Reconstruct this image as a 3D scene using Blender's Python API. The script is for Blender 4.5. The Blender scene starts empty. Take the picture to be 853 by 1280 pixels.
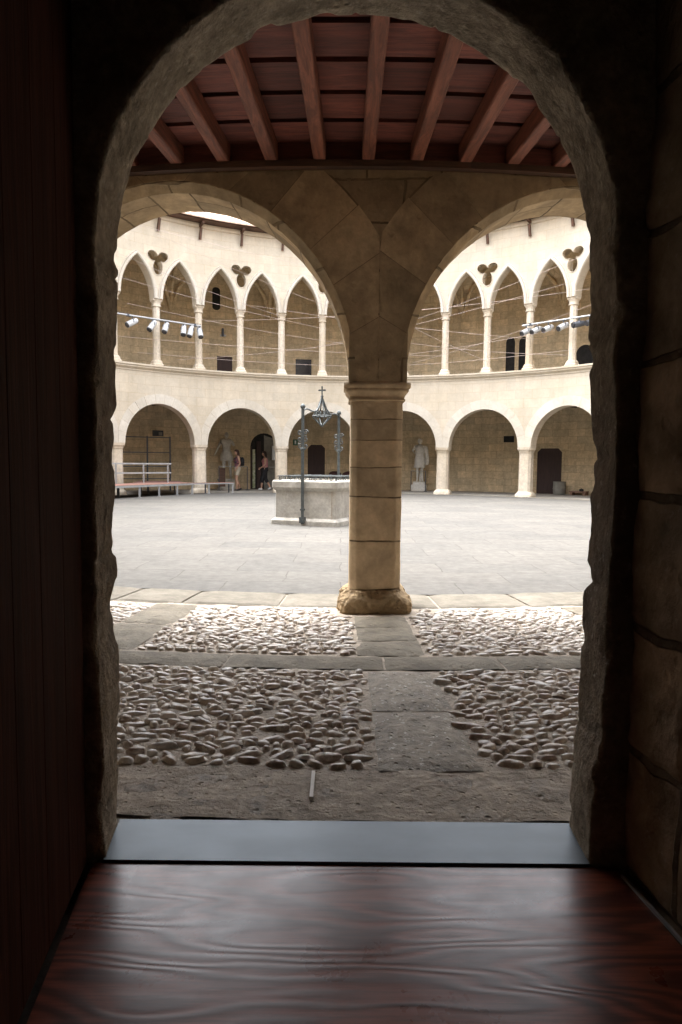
import bpy, bmesh, math, random
from mathutils import Vector, Matrix, noise
from mathutils.geometry import tessellate_polygon
R = math.radians
rnd = random.Random(7)
S = bpy.context.scene
col = S.collection

# ------------------------------------------------------------------ geometry of the place
CX, CY = 0.168, 15.168          # centre of the round courtyard
RC = 10.01                      # column ring
RI, RO = 9.79, 10.24            # courtyard face / gallery face of the arcade walls
RB = 13.2                       # inner face of the gallery back wall
PH, SP = 3.36, 17.14            # phase and spacing of the far bays (degrees)
ZCAP, ZCOR, ZUC = 1.675, 4.245, 6.43
ZEAVE = 9.15

def P(a, r, z):
    a = R(a)
    return Vector((CX + r*math.sin(a), CY + r*math.cos(a), z))

def lerp_tab(tab, z):
    for (z0, x0), (z1, x1) in zip(tab, tab[1:]):
        if z <= z1: return x0+(x1-x0)*(z-z0)/(z1-z0)
    return tab[-1][1]

# ------------------------------------------------------------------ mesh builder
class MB:
    def __init__(s): s.v = []; s.f = []; s.uv = []; s.sm = []; s.mi = []
    def face(s, pts, uvs=None, smooth=False, mi=0):
        n = len(s.v); s.v += [tuple(p) for p in pts]
        s.f.append(tuple(range(n, n+len(pts))))
        if uvs is None:
            a = Vector(pts[0]); 
            nn = (Vector(pts[1])-a).cross(Vector(pts[-1])-a)
            ax = max(range(3), key=lambda i: abs(nn[i]))
            if ax == 2: uvs = [(p[0], p[1]) for p in pts]
            elif ax == 1: uvs = [(p[0], p[2]) for p in pts]
            else: uvs = [(p[1], p[2]) for p in pts]
        s.uv.append(uvs); s.sm.append(smooth); s.mi.append(mi)
    def box(s, c, d, m=None, mi=0):
        x, y, z = d[0]/2, d[1]/2, d[2]/2
        q = [Vector((i*x, j*y, k*z)) for i in (-1, 1) for j in (-1, 1) for k in (-1, 1)]
        q = [(m @ p if m else p) + Vector(c) for p in q]
        for ids in ((0,1,3,2),(4,6,7,5),(0,4,5,1),(2,3,7,6),(0,2,6,4),(1,5,7,3)):
            s.face([q[i] for i in ids], mi=mi)
    def bar(s, a, b, w, h=None, up=(0, 0, 1)):
        h = h or w; a = Vector(a); b = Vector(b); d = b-a; L = d.length
        if L < 1e-6: return
        y = d.normalized(); u = Vector(up)
        if abs(y.dot(u)) > .98: u = Vector((1, 0, 0))
        x = y.cross(u).normalized(); z = x.cross(y)
        s.box((a+b)/2, (w, L, h), Matrix((x, y, z)).transposed())
    def tube(s, pts, r, n=8, cap=True, closed=False):
        pts = [Vector(p) for p in pts]; rr = r if isinstance(r, (list, tuple)) else [r]*len(pts)
        rings = []; up = Vector((0, 0, 1)); N = len(pts)
        prev = None
        for i, p in enumerate(pts):
            if closed: t = pts[(i+1) % N]-pts[i-1]
            else: t = pts[min(i+1, N-1)]-pts[max(i-1, 0)]
            t = t.normalized()
            if prev is None:
                u = up if abs(t.dot(up)) < .95 else Vector((1, 0, 0))
                x = t.cross(u).normalized()
            else:
                x = (prev - t*prev.dot(t)).normalized()
            prev = x; y = t.cross(x)
            rings.append([p + (x*math.cos(2*math.pi*k/n)+y*math.sin(2*math.pi*k/n))*rr[i] for k in range(n)])
        s.loft(rings, cap=cap and not closed, wrap=closed)
    def loft(s, rings, cap=True, wrap=False, smooth=True, closed=True):
        b = len(s.v); n = len(rings[0])
        for r_ in rings: s.v += [tuple(p) for p in r_]
        peri = [0]
        for k in range(n): peri.append(peri[-1] + (Vector(rings[0][(k+1) % n])-Vector(rings[0][k])).length)
        acc = 0; M = len(rings)
        for i in range(M if wrap else M-1):
            j = (i+1) % M
            dl = (Vector(rings[i][0])-Vector(rings[j][0])).length
            for k in range(n if closed else n-1):
                k2 = (k+1) % n
                s.f.append((b+i*n+k, b+i*n+k2, b+j*n+k2, b+j*n+k))
                s.uv.append([(peri[k], acc), (peri[k+1], acc), (peri[k+1], acc+dl), (peri[k], acc+dl)])
                s.sm.append(smooth); s.mi.append(0)
            acc += dl
        if cap and not wrap:
            for rg, o in ((rings[0], 1), (rings[-1], 0)):
                pts = list(rg)[::-1] if o else list(rg)
                s.face(pts)
    def lathe(s, prof, c=(0, 0, 0), n=16, smooth=True, sx=1, sy=1, rot=0, cap=True):
        c = Vector(c)
        s.loft([[c+Vector((sx*r_*math.cos(rot+2*math.pi*k/n), sy*r_*math.sin(rot+2*math.pi*k/n), z)) for k in range(n)] for r_, z in prof], cap=cap, smooth=smooth)
    def chsq(s, prof, c, ang, sub=1, rough=0, seed=0, uvz=True):
        """stack of chamfered squares: (half width, half depth, chamfer, z)"""
        a = R(ang); ux = Vector((math.cos(a), -math.sin(a), 0)); uy = Vector((math.sin(a), math.cos(a), 0))
        rings = []
        for hw, hd, ch, z in prof:
            q = [(hw-ch, -hd), (hw, -hd+ch), (hw, hd-ch), (hw-ch, hd), (-hw+ch, hd), (-hw, hd-ch), (-hw, -hd+ch), (-hw+ch, -hd)]
            out = []
            for i in range(8):
                A, B = q[i], q[(i+1) % 8]; m = sub if i % 2 == 1 else max(1, sub//3)
                for t in range(m):
                    f = t/m; out.append((A[0]*(1-f)+B[0]*f, A[1]*(1-f)+B[1]*f))
            ring = []
            for x, y in out:
                p = Vector(c) + ux*x + uy*y + Vector((0, 0, z))
                if rough:
                    nn = noise.fractal(p*7+Vector((seed, 0, 0)), .9, 2.1, 4)
                    d = (ux*x+uy*y); d.normalize(); p += d*nn*rough
                ring.append(p)
            rings.append(ring)
        s.loft(rings, smooth=bool(rough))
    def build(s, name, mat, parent=None, merge=False, auto=None):
        me = bpy.data.meshes.new(name); me.from_pydata(s.v, [], s.f)
        uvl = me.uv_layers.new(name='UVMap'); i = 0; data = []
        for u in s.uv:
            for w in u: data += [w[0], w[1]]
        uvl.data.foreach_set('uv', data)
        me.polygons.foreach_set('use_smooth', s.sm)
        mats = mat if isinstance(mat, (list, tuple)) else [mat]
        for m in mats: me.materials.append(m)
        me.polygons.foreach_set('material_index', s.mi)
        if merge or True:
            bm = bmesh.new(); bm.from_mesh(me)
            if merge: bmesh.ops.remove_doubles(bm, verts=bm.verts, dist=1e-4)
            bmesh.ops.recalc_face_normals(bm, faces=bm.faces)
            bm.to_mesh(me); bm.free()
        me.update()
        o = bpy.data.objects.new(name, me); col.objects.link(o)
        if parent:
            o.parent = parent; o.matrix_parent_inverse = parent_inv(parent)
        return o

def world_loc(o):
    m = Matrix.LocRotScale(o.location, o.rotation_euler, o.scale)
    if o.parent: m = world_loc(o.parent) @ o.matrix_parent_inverse @ m
    return m
def parent_inv(p): return world_loc(p).inverted()
def tag(o, label=None, cat=None, group=None, kind=None):
    if label: o['label'] = label
    if cat: o['category'] = cat
    if group: o['group'] = group
    if kind: o['kind'] = kind
    return o
def thing(name, label, cat, loc=(0, 0, 0), rz=0, group=None):
    o = bpy.data.objects.new(name, None); o.location = loc; o.rotation_euler = (0, 0, rz)
    o.empty_display_size = .2; col.objects.link(o)
    return tag(o, label, cat, group)
def struct(name, mb, mat): return tag(mb.build(name, mat), kind='structure')
def dup(o, parent=None):
    c = o.copy(); col.objects.link(c)
    if parent: c.parent = parent
    for ch in [x for x in o.children]:
        dup(ch, c)
    return c

# ------------------------------------------------------------------ materials
def newmat(name):
    m = bpy.data.materials.new(name); m.use_nodes = True; nt = m.node_tree; nt.nodes.clear()
    o = nt.nodes.new('ShaderNodeOutputMaterial'); b = nt.nodes.new('ShaderNodeBsdfPrincipled')
    nt.links.new(b.outputs[0], o.inputs[0]); return m, nt, b
def N(nt, t, **k):
    n = nt.nodes.new('ShaderNode'+t)
    for a, v in k.items():
        if a.startswith('i_'):
            key = a[2:]; key = int(key) if key.isdigit() else key.replace('_', ' ')
            n.inputs[key].default_value = v
        else: setattr(n, a, v)
    return n
def ramp(nt, src, stops):
    n = nt.nodes.new('ShaderNodeValToRGB'); e = n.color_ramp.elements
    while len(e) < len(stops): e.new(.5)
    for i, (p, c) in enumerate(stops):
        e[i].position = p; e[i].color = (c, c, c, 1) if isinstance(c, (int, float)) else (*c, 1)
    nt.links.new(src, n.inputs[0]); return n.outputs[0]
def mix(nt, a, b, fac, mode='MIX'):
    n = nt.nodes.new('ShaderNodeMix'); n.data_type = 'RGBA'; n.blend_type = mode
    for sock, v in ((n.inputs[0], fac), (n.inputs[6], a), (n.inputs[7], b)):
        if isinstance(v, (int, float)): sock.default_value = v
        elif isinstance(v, tuple): sock.default_value = (*v, 1)
        else: nt.links.new(v, sock)
    return n.outputs[2]
def math_(nt, op, a, b=0.0):
    n = nt.nodes.new('ShaderNodeMath'); n.operation = op
    for i, v in enumerate((a, b)):
        if isinstance(v, (int, float)): n.inputs[i].default_value = v
        else: nt.links.new(v, n.inputs[i])
    return n.outputs[0]

def stone(name, c1, c2, bw=.6, bh=.28, mortar=.006, mcol=None, bump=.4, pits=.35, stain=.35, rough=.85,
          use='UV', warp=.02, nscale=1.0, blockvar=1.0, mbump=1.0, dirt=None, off=0.5, speck=0.0, streak=0.0, spec=.3, fine=.22, isl=0):
    m, nt, b = newmat(name); L = nt.links.new
    tc = N(nt, 'TexCoord'); geo = N(nt, 'NewGeometry')
    src = tc.outputs['UV'] if use == 'UV' else geo.outputs['Position']
    pos = geo.outputs['Position']
    nz = N(nt, 'TexNoise', i_Scale=2.2, i_Detail=3.0); L(pos, nz.inputs['Vector'])
    sub = N(nt, 'VectorMath', operation='SUBTRACT'); L(nz.outputs['Color'], sub.inputs[0]); sub.inputs[1].default_value = (.5, .5, .5)
    scl = N(nt, 'VectorMath', operation='SCALE'); L(sub.outputs[0], scl.inputs[0]); scl.inputs['Scale'].default_value = warp*4
    add = N(nt, 'VectorMath', operation='ADD'); L(src, add.inputs[0]); L(scl.outputs[0], add.inputs[1])
    n1 = N(nt, 'TexNoise', i_Scale=1.1*nscale, i_Detail=6.0, i_Roughness=.62); L(pos, n1.inputs['Vector'])
    n2 = N(nt, 'TexNoise', i_Scale=14*nscale, i_Detail=8.0, i_Roughness=.7); L(pos, n2.inputs['Vector'])
    n3 = N(nt, 'TexNoise', i_Scale=5*nscale, i_Detail=4.0, i_Roughness=.6); L(pos, n3.inputs['Vector'])
    base = mix(nt, c1, c2, ramp(nt, n1.outputs[0], [(.35, 0), (.65, 1)]))
    h = None
    if bw:
        br = N(nt, 'TexBrick', offset=off, i_Scale=1.0, i_Mortar_Size=mortar, i_Mortar_Smooth=.35, i_Bias=0.0)
        br.inputs['Brick Width'].default_value = bw; br.inputs['Row Height'].default_value = bh
        br.inputs['Color1'].default_value = (1, 1, 1, 1); br.inputs['Color2'].default_value = (0, 0, 0, 1); br.inputs['Mortar'].default_value = (.5, .5, .5, 1)
        L(add.outputs[0], br.inputs['Vector'])
        bv = ramp(nt, br.outputs['Color'], [(0, 1-.22*blockvar), (1, 1+.1*blockvar)])
        base = mix(nt, base, bv, 1.0, 'MULTIPLY')
        # warm / cool drift block to block
        base = mix(nt, base, mix(nt, base, (1.0, .80, .58), .5, 'MULTIPLY'), math_(nt, 'MULTIPLY', br.outputs['Color'], .35*blockvar))
        mc = mcol or tuple(x*.5 for x in c2)
        mw = math_(nt, 'MULTIPLY', br.outputs['Fac'], ramp(nt, n3.outputs[0], [(.3, .25), (.6, 1)]))
        base = mix(nt, base, mc, mw)
        h = br.outputs['Fac']
    if isl: base = mix(nt, base, ramp(nt, geo.outputs['Random Per Island'], [(0, 1-isl), (1, 1+isl*.5)]), 1.0, 'MULTIPLY')
    st = ramp(nt, n3.outputs[0], [(.3, 1-stain), (.62, 1.0)])
    base = mix(nt, base, st, 1.0, 'MULTIPLY')
    fine = ramp(nt, n2.outputs[0], [(.3, 1-fine), (.7, 1+fine*.5)])
    base = mix(nt, base, fine, 1.0, 'MULTIPLY')
    if streak:
        mp = N(nt, 'Mapping'); mp.inputs['Scale'].default_value = (2.2, 2.2, .35); L(pos, mp.inputs[0])
        n5 = N(nt, 'TexNoise', i_Scale=1.6, i_Detail=5.0, i_Roughness=.6); L(mp.outputs[0], n5.inputs['Vector'])
        base = mix(nt, base, ramp(nt, n5.outputs[0], [(.4, 1.0), (.72, 1-streak)]), 1.0, 'MULTIPLY')
    if dirt:
        n4 = N(nt, 'TexNoise', i_Scale=.45, i_Detail=5.0); L(pos, n4.inputs['Vector'])
        base = mix(nt, base, dirt, ramp(nt, n4.outputs[0], [(.5, 0), (.75, .8)]))
    if speck:
        n6 = N(nt, 'TexNoise', i_Scale=38.0, i_Detail=3.0, i_Roughness=.75); L(pos, n6.inputs['Vector'])
        base = mix(nt, base, (.62, .58, .52), math_(nt, 'MULTIPLY', ramp(nt, n6.outputs[0], [(.6, 0), (.68, 1)]), speck))
    L(base, b.inputs['Base Color']); b.inputs['Roughness'].default_value = rough
    b.inputs['Specular IOR Level'].default_value = spec
    # bump : joints, pits, grain
    vor = N(nt, 'TexVoronoi', i_Scale=9*nscale); L(add.outputs[0] if use != 'UV' else pos, vor.inputs['Vector'])
    pit = ramp(nt, vor.outputs['Distance'], [(.05, 0), (.22, 1)])
    hh = math_(nt, 'MULTIPLY', n2.outputs[0], .5)
    hh = math_(nt, 'ADD', hh, math_(nt, 'MULTIPLY', n3.outputs[0], 1.1))
    hh = math_(nt, 'ADD', hh, math_(nt, 'MULTIPLY', pit, pits))
    if h is not None: hh = math_(nt, 'SUBTRACT', hh, math_(nt, 'MULTIPLY', h, mbump))
    bp = N(nt, 'Bump', i_Strength=bump, i_Distance=.02); L(hh, bp.inputs['Height']); L(bp.outputs[0], b.inputs['Normal'])
    return m

def plain(name, c, rough=.5, metal=0, var=.15, scale=8, bump=.1, c2=None, spec=.5, stretch=None, isl=0, rv=1.0):
    m, nt, b = newmat(name); L = nt.links.new
    tc = N(nt, 'TexCoord'); src = tc.outputs['Object']
    if stretch:
        mp = N(nt, 'Mapping'); mp.inputs['Scale'].default_value = stretch; L(src, mp.inputs[0]); src = mp.outputs[0]
    n1 = N(nt, 'TexNoise', i_Scale=scale, i_Detail=6.0, i_Roughness=.6); L(src, n1.inputs['Vector'])
    base = mix(nt, c, c2 or tuple(x*(1-var*2) for x in c), ramp(nt, n1.outputs[0], [(.35, 0), (.68, 1)]))
    if isl:
        g = N(nt, 'NewGeometry')
        base = mix(nt, base, ramp(nt, g.outputs['Random Per Island'], [(0, 1-isl), (1, 1+isl*.5)]), 1.0, 'MULTIPLY')
    L(base, b.inputs['Base Color']); b.inputs['Metallic'].default_value = metal; b.inputs['Specular IOR Level'].default_value = spec
    L(ramp(nt, n1.outputs[0], [(.3, max(.03, rough-.1*rv)), (.7, min(1, rough+.12*rv))]), b.inputs['Roughness'])
    bp = N(nt, 'Bump', i_Strength=bump, i_Distance=.01); L(n1.outputs[0], bp.inputs['Height']); L(bp.outputs[0], b.inputs['Normal'])
    return m

def wood(name, c1, c2, axis=(1, 12, 12), rough=.5, bump=.2, scale=1.5, use='Object', spec=.5, wav=2.0, coat=0, isl=.25, board=None):
    m, nt, b = newmat(name); L = nt.links.new
    tc = N(nt, 'TexCoord'); mp = N(nt, 'Mapping'); mp.inputs['Scale'].default_value = axis; L(tc.outputs[use], mp.inputs[0])
    g = N(nt, 'NewGeometry')
    n0 = N(nt, 'TexNoise', i_Scale=scale*.7, i_Detail=2.0); L(mp.outputs[0], n0.inputs['Vector'])
    sc = N(nt, 'VectorMath', operation='SCALE'); L(n0.outputs['Color'], sc.inputs[0]); sc.inputs['Scale'].default_value = wav
    ad = N(nt, 'VectorMath', operation='ADD'); L(mp.outputs[0], ad.inputs[0]); L(sc.outputs[0], ad.inputs[1])
    n1 = N(nt, 'TexNoise', i_Scale=scale, i_Detail=7.0, i_Roughness=.62); L(ad.outputs[0], n1.inputs['Vector'])
    n2 = N(nt, 'TexNoise', i_Scale=scale*5, i_Detail=4.0, i_Roughness=.7); L(ad.outputs[0], n2.inputs['Vector'])
    base = mix(nt, c1, c2, ramp(nt, n1.outputs[0], [(.36, 0), (.64, 1)]))
    base = mix(nt, base, ramp(nt, n2.outputs[0], [(.35, .7), (.6, 1.1)]), 1.0, 'MULTIPLY')
    base = mix(nt, base, ramp(nt, g.outputs['Random Per Island'], [(0, 1-isl), (1, 1+isl*.6)]), 1.0, 'MULTIPLY')
    L(base, b.inputs['Base Color']); b.inputs['Specular IOR Level'].default_value = spec
    L(ramp(nt, n2.outputs[0], [(.3, max(.05, rough-.08)), (.7, rough+.1)]), b.inputs['Roughness'])
    if coat: b.inputs['Coat Weight'].default_value = coat; b.inputs['Coat Roughness'].default_value = .25
    hh = math_(nt, 'ADD', n1.outputs[0], math_(nt, 'MULTIPLY', n2.outputs[0], .35))
    bp = N(nt, 'Bump', i_Strength=bump, i_Distance=.01); L(hh, bp.inputs['Height']); L(bp.outputs[0], b.inputs['Normal'])
    return m

M = {}
M['front'] = stone('cream_limestone', (.63, .56, .455), (.57, .495, .385), .62, .30, .006, (.50, .40, .28), .18, .06, .06, .9, warp=.008, blockvar=.30, mbump=.6, streak=.10, fine=.08, spec=.15)
M['back'] = stone('gallery_limestone', (.80, .66, .45), (.70, .565, .375), .62, .27, .006, (.36, .27, .17), .4, .2, .22, .95, blockvar=.75, warp=.03, streak=.2, spec=.1)
M['near'] = stone('near_limestone', (.66, .51, .32), (.50, .375, .225), .52, .31, .009, (.16, .11, .06), .7, .3, .3, .9, blockvar=1.3, warp=.02, streak=.3, dirt=(.24, .17, .10))
M['basestone'] = stone('chipped_base_stone', (.52, .39, .235), (.38, .275, .16), 0, 0, bump=1.0, pits=.7, stain=.4, rough=.9, nscale=2.2, dirt=(.24, .18, .12))
M['joint'] = plain('dark_mortar_joint', (.24, .175, .105), .95, var=.2, spec=.1)
M['pale'] = stone('pale_column_stone', (.72, .64, .53), (.62, .53, .41), 0, 0, bump=.25, pits=.1, stain=.14, rough=.8, dirt=(.50, .40, .27))
M['nearcol'] = stone('column_limestone', (.60, .47, .31), (.50, .385, .245), 2.52, .265, .006, (.10, .065, .03), .55, .35, .3, .8, blockvar=.8, warp=.012, dirt=(.30, .21, .12), spec=.35)
M['jamb'] = stone('rough_door_stone', (.56, .48, .375), (.42, .355, .27), 0, 0, bump=1.0, pits=.25, stain=.45, rough=.95, nscale=2.4, speck=.35, fine=.45, dirt=(.13, .10, .075))
M['roughwall'] = stone('rough_passage_stone', (.56, .44, .32), (.40, .31, .22), .5, .34, .012, (.12, .09, .06), 1.0, .3, .5, .95, nscale=1.3, speck=.2, use='UV', warp=.03)
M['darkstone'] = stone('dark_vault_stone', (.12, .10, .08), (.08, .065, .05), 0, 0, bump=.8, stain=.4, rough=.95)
M['yard'] = stone('courtyard_flagstones', (.128, .124, .117), (.112, .109, .104), 1.05, .62, .008, (.085, .080, .074), .3, .1, .14, .92, use='P', warp=.02, blockvar=.5, mbump=.8, nscale=.8, spec=.08)
M['galfloor'] = stone('gallery_flagstones', (.46, .43, .38), (.38, .35, .30), .7, .5, .008, (.2, .17, .14), .4, .15, .25, .9, use='P', warp=.03, blockvar=.7, spec=.1)
M['kerb'] = stone('worn_kerb_stone', (.20, .182, .15), (.15, .135, .11), 0, 0, bump=.5, pits=.2, stain=.25, rough=.85, spec=.15)
M['slab'] = stone('grey_paving_slab', (.235, .205, .155), (.17, .145, .105), 0, 0, bump=.8, pits=.3, stain=.35, rough=.75, nscale=1.6, spec=.3)
M['flaky'] = stone('flaking_paving_slab', (.36, .31, .235), (.24, .20, .15), 0, 0, bump=1.0, pits=.8, stain=.45, rough=.6, nscale=2.6, spec=.45, speck=1.0)
M['sill'] = stone('rough_sill_stone', (.34, .275, .20), (.22, .175, .125), 0, 0, bump=1.0, pits=.6, stain=.5, rough=.6, nscale=2.0, spec=.5, speck=.35, fine=.4, dirt=(.16, .13, .095))
M['mortar'] = stone('cobble_mortar', (.50, .42, .33), (.37, .31, .24), 0, 0, bump=1.0, pits=.4, stain=.4, rough=.7, nscale=3.0, spec=.4)
M['statue'] = stone('grey_statue_stone', (.58, .55, .48), (.48, .45, .39), 0, 0, bump=.4, pits=.1, stain=.2, rough=.85, nscale=3)
M['statue2'] = stone('white_statue_stone', (.74, .71, .65), (.64, .61, .55), 0, 0, bump=.3, pits=.1, stain=.2, rough=.8, nscale=3)
M['well'] = stone('weathered_well_stone', (.56, .54, .50), (.45, .43, .39), 0, 0, bump=.35, pits=.15, stain=.2, rough=.85, nscale=1.6, streak=.25, dirt=(.42, .39, .33))
M['beam'] = wood('red_brown_beam', (.32, .115, .070), (.15, .055, .036), (.9, 9, 9), .7, .6, 2.2, use='UV')
M['plank'] = wood('red_brown_plank', (.25, .080, .058), (.12, .040, .032), (.8, 8, 8), .7, .5, 2.0, use='UV', isl=.5)
M['gceil'] = wood('dark_gallery_timber', (.12, .06, .035), (.07, .035, .022), (.8, 8, 8), .7, .3, 2.0, use='UV')
M['floor'] = wood('varnished_floor_board', (.30, .075, .040), (.17, .042, .024), (.55, 3.2, 1), .30, .30, 2.6, use='Object', wav=1.6, coat=.25)
M['door'] = wood('dark_door_wood', (.072, .028, .018), (.040, .016, .010), (14, 14, .8), .8, .35, 1.5, use='Object', isl=.15, spec=.04)
M['fardoor'] = wood('old_door_wood', (.055, .030, .026), (.035, .018, .016), (12, 12, 1), .7, .2, 2)
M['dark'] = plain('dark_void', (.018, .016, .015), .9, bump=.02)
M['glass'] = plain('dark_window_glass', (.02, .022, .03), .15, bump=.02)
M['steel'] = plain('brushed_steel_plate', (.17, .195, .215), .50, metal=.7, var=.06, scale=2, bump=.02, stretch=(1, 3, 1))
M['plate'] = plain('dull_steel_sheet', (.16, .185, .205), .50, metal=.65, var=.05, scale=5, bump=.003, stretch=(1, 2, 1), rv=.15)
M['alu'] = plain('galvanised_metal', (.45, .46, .47), .45, metal=.4, var=.1)
M['iron'] = plain('wrought_iron', (.10, .115, .12), .6, metal=.35, var=.25, scale=14, bump=.3)
M['white'] = plain('white_painted_metal', (.50, .51, .52), .4, var=.05)
M['black'] = plain('black_painted_metal', (.03, .03, .033), .5, var=.1)
M['lampgrey'] = plain('dark_grey_lamp_metal', (.09, .10, .12), .45, var=.1)
M['deck'] = plain('faded_red_deck', (.33, .185, .15), .95, var=.12, scale=3, c2=(.29, .18, .15), spec=.05)
M['tile'] = plain('terracotta_roof_tile', (.62, .42, .31), .8, var=.2, scale=4, c2=(.50, .36, .27), isl=.3)
M['rope'] = plain('pale_pink_rope', (.46, .37, .33), .8, var=.05)
M['drum'] = plain('grey_drum', (.26, .25, .22), .7, var=.2, scale=5)
M['redbrick'] = plain('reddish_bench_stone', (.32, .19, .13), .85, var=.2, scale=6)
M['skin'] = plain('skin', (.50, .30, .21), .55, var=.05)
M['hair'] = plain('dark_red_hair', (.055, .018, .012), .5, var=.2, scale=30)
M['hair2'] = plain('dark_brown_hair', (.03, .014, .010), .5, var=.2, scale=30)
M['tank'] = plain('patterned_dark_top', (.06, .07, .10), .8, var=.1, scale=11, c2=(.33, .10, .11))
M['shorts'] = plain('beige_cotton', (.50, .44, .34), .85, var=.08)
M['pink'] = plain('pink_top', (.46, .20, .21), .8, var=.1, scale=12)
M['blackcloth'] = plain('black_cotton', (.018, .018, .022), .85, var=.1)
M['shoe'] = plain('white_shoe', (.75, .75, .75), .6, var=.05)
M['sandal'] = plain('dark_sandal', (.06, .05, .05), .7, var=.1)
M['sign'] = plain('sign_white', (.75, .80, .84), .5, var=.03)
M['green'] = plain('sign_green', (.02, .10, .05), .5, var=.05)
M['garden'] = plain('bright_garden', (.30, .36, .16), .9, var=.4, scale=9, c2=(.75, .74, .66))
M['seat'] = plain('dark_red_upholstery', (.07, .025, .022), .7, var=.1)
M['paint'] = plain('white_mortar', (.85, .83, .79), .8, var=.1, scale=20)

def pebble_mat():
    m, nt, b = newmat('river_pebble'); L = nt.links.new
    g = N(nt, 'NewGeometry'); rp = g.outputs['Random Per Island']; n = nt.nodes.new('ShaderNodeValToRGB'); e = n.color_ramp.elements
    cols = [(0, (.30, .25, .21)), (.25, (.56, .49, .42)), (.45, (.38, .31, .27)), (.65, (.64, .58, .51)), (.85, (.42, .39, .36)), (1, (.76, .72, .66))]
    while len(e) < len(cols): e.new(.5)
    for i, (p, c) in enumerate(cols): e[i].position = p; e[i].color = (*c, 1)
    L(rp, n.inputs[0])
    n1 = N(nt, 'TexNoise', i_Scale=32.0, i_Detail=6.0, i_Roughness=.7); L(g.outputs['Position'], n1.inputs['Vector'])
    base = mix(nt, n.outputs[0], ramp(nt, n1.outputs[0], [(.35, .7), (.65, 1.15)]), 1.0, 'MULTIPLY')
    # white spots on the stones, partly painted highlights
    n2 = N(nt, 'TexNoise', i_Scale=17.0, i_Detail=5.0, i_Roughness=.7); L(g.outputs['Position'], n2.inputs['Vector'])
    base = mix(nt, base, (.88, .84, .78), ramp(nt, n2.outputs[0], [(.50, 0), (.60, .6)]))
    L(base, b.inputs['Base Color']); b.inputs['Specular IOR Level'].default_value = .55
    L(ramp(nt, n1.outputs[0], [(.3, .26), (.7, .5)]), b.inputs['Roughness'])
    bp = N(nt, 'Bump', i_Strength=.5, i_Distance=.006); L(n1.outputs[0], bp.inputs['Height']); L(bp.outputs[0], b.inputs['Normal'])
    return m
M['pebble'] = pebble_mat()

def floor_mat():
    m, nt, b = newmat('varnished_floor_board'); L = nt.links.new
    tc = N(nt, 'TexCoord'); mp = N(nt, 'Mapping'); mp.inputs['Scale'].default_value = (.42, 1, 1); L(tc.outputs['Object'], mp.inputs[0])
    mp.inputs['Scale'].default_value = (.75, 4.2, 1)
    n0 = N(nt, 'TexNoise', i_Scale=1.0, i_Detail=2.5, i_Roughness=.45); L(mp.outputs[0], n0.inputs['Vector'])
    sn = math_(nt, 'SINE', math_(nt, 'MULTIPLY', n0.outputs[0], 120.0))
    grain = math_(nt, 'ADD', math_(nt, 'MULTIPLY', sn, .5), .5)
    mp2 = N(nt, 'Mapping'); mp2.inputs['Scale'].default_value = (3, 60, 1); L(tc.outputs['Object'], mp2.inputs[0])
    n2 = N(nt, 'TexNoise', i_Scale=1.5, i_Detail=5.0, i_Roughness=.7); L(mp2.outputs[0], n2.inputs['Vector'])
    n3 = N(nt, 'TexNoise', i_Scale=3.0, i_Detail=6.0, i_Roughness=.65); L(tc.outputs['Object'], n3.inputs['Vector'])
    base = mix(nt, (.22, .058, .032), (.095, .026, .016), ramp(nt, grain, [(.1, 0), (.9, 1)]))
    base = mix(nt, base, ramp(nt, n2.outputs[0], [(.35, .65), (.6, 1.15)]), 1.0, 'MULTIPLY')
    base = mix(nt, base, (.16, .12, .10), math_(nt, 'MULTIPLY', ramp(nt, n3.outputs[0], [(.55, 0), (.75, 1)]), .35))
    L(base, b.inputs['Base Color'])
    L(ramp(nt, n3.outputs[0], [(.35, .25), (.7, .38)]), b.inputs['Roughness']); b.inputs['Specular IOR Level'].default_value = .45
    hh = math_(nt, 'ADD', grain, math_(nt, 'MULTIPLY', n2.outputs[0], .35))
    bp = N(nt, 'Bump', i_Strength=.10, i_Distance=.002); L(hh, bp.inputs['Height']); L(bp.outputs[0], b.inputs['Normal'])
    return m
M['floor'] = floor_mat()

# ------------------------------------------------------------------ camera, light, world
cam = bpy.data.cameras.new('camera'); co = bpy.data.objects.new('camera', cam); col.objects.link(co)
cam.sensor_fit = 'VERTICAL'; cam.sensor_height = 36; cam.lens = 846.76/1280*36; cam.clip_start = .02; cam.clip_end = 1000
pitch, roll = .0724, .0092
co.matrix_world = Matrix.Translation((0, 0, 1.1)) @ Matrix.Rotation(math.pi/2-pitch, 4, 'X') @ Matrix.Rotation(roll, 4, 'Z')
S.camera = co
w = bpy.data.worlds.new('World'); S.world = w; w.use_nodes = True; nt = w.node_tree
bg = nt.nodes['Background']; sky = nt.nodes.new('ShaderNodeTexSky'); sky.sky_type = 'NISHITA'; sky.sun_disc = False
SE, SA = 72, 310     # sun elevation, azimuth it comes from (degrees from +Y clockwise)
sky.sun_elevation = R(SE); sky.sun_rotation = R(SA); sky.dust_density = 4; sky.air_density = 1.0; sky.ozone_density = .5
hs = nt.nodes.new('ShaderNodeHueSaturation'); hs.inputs['Saturation'].default_value = .22
nt.links.new(sky.outputs[0], hs.inputs['Color']); nt.links.new(hs.outputs[0], bg.inputs[0]); bg.inputs[1].default_value = .15
sun = bpy.data.lights.new('sun', 'SUN'); sun.energy = .5; sun.angle = R(50); sun.color = (1, .95, .87)
so = bpy.data.objects.new('sun', sun); col.objects.link(so)
d = Vector((math.sin(R(SA))*math.cos(R(SE)), math.cos(R(SA))*math.cos(R(SE)), math.sin(R(SE))))
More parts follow.
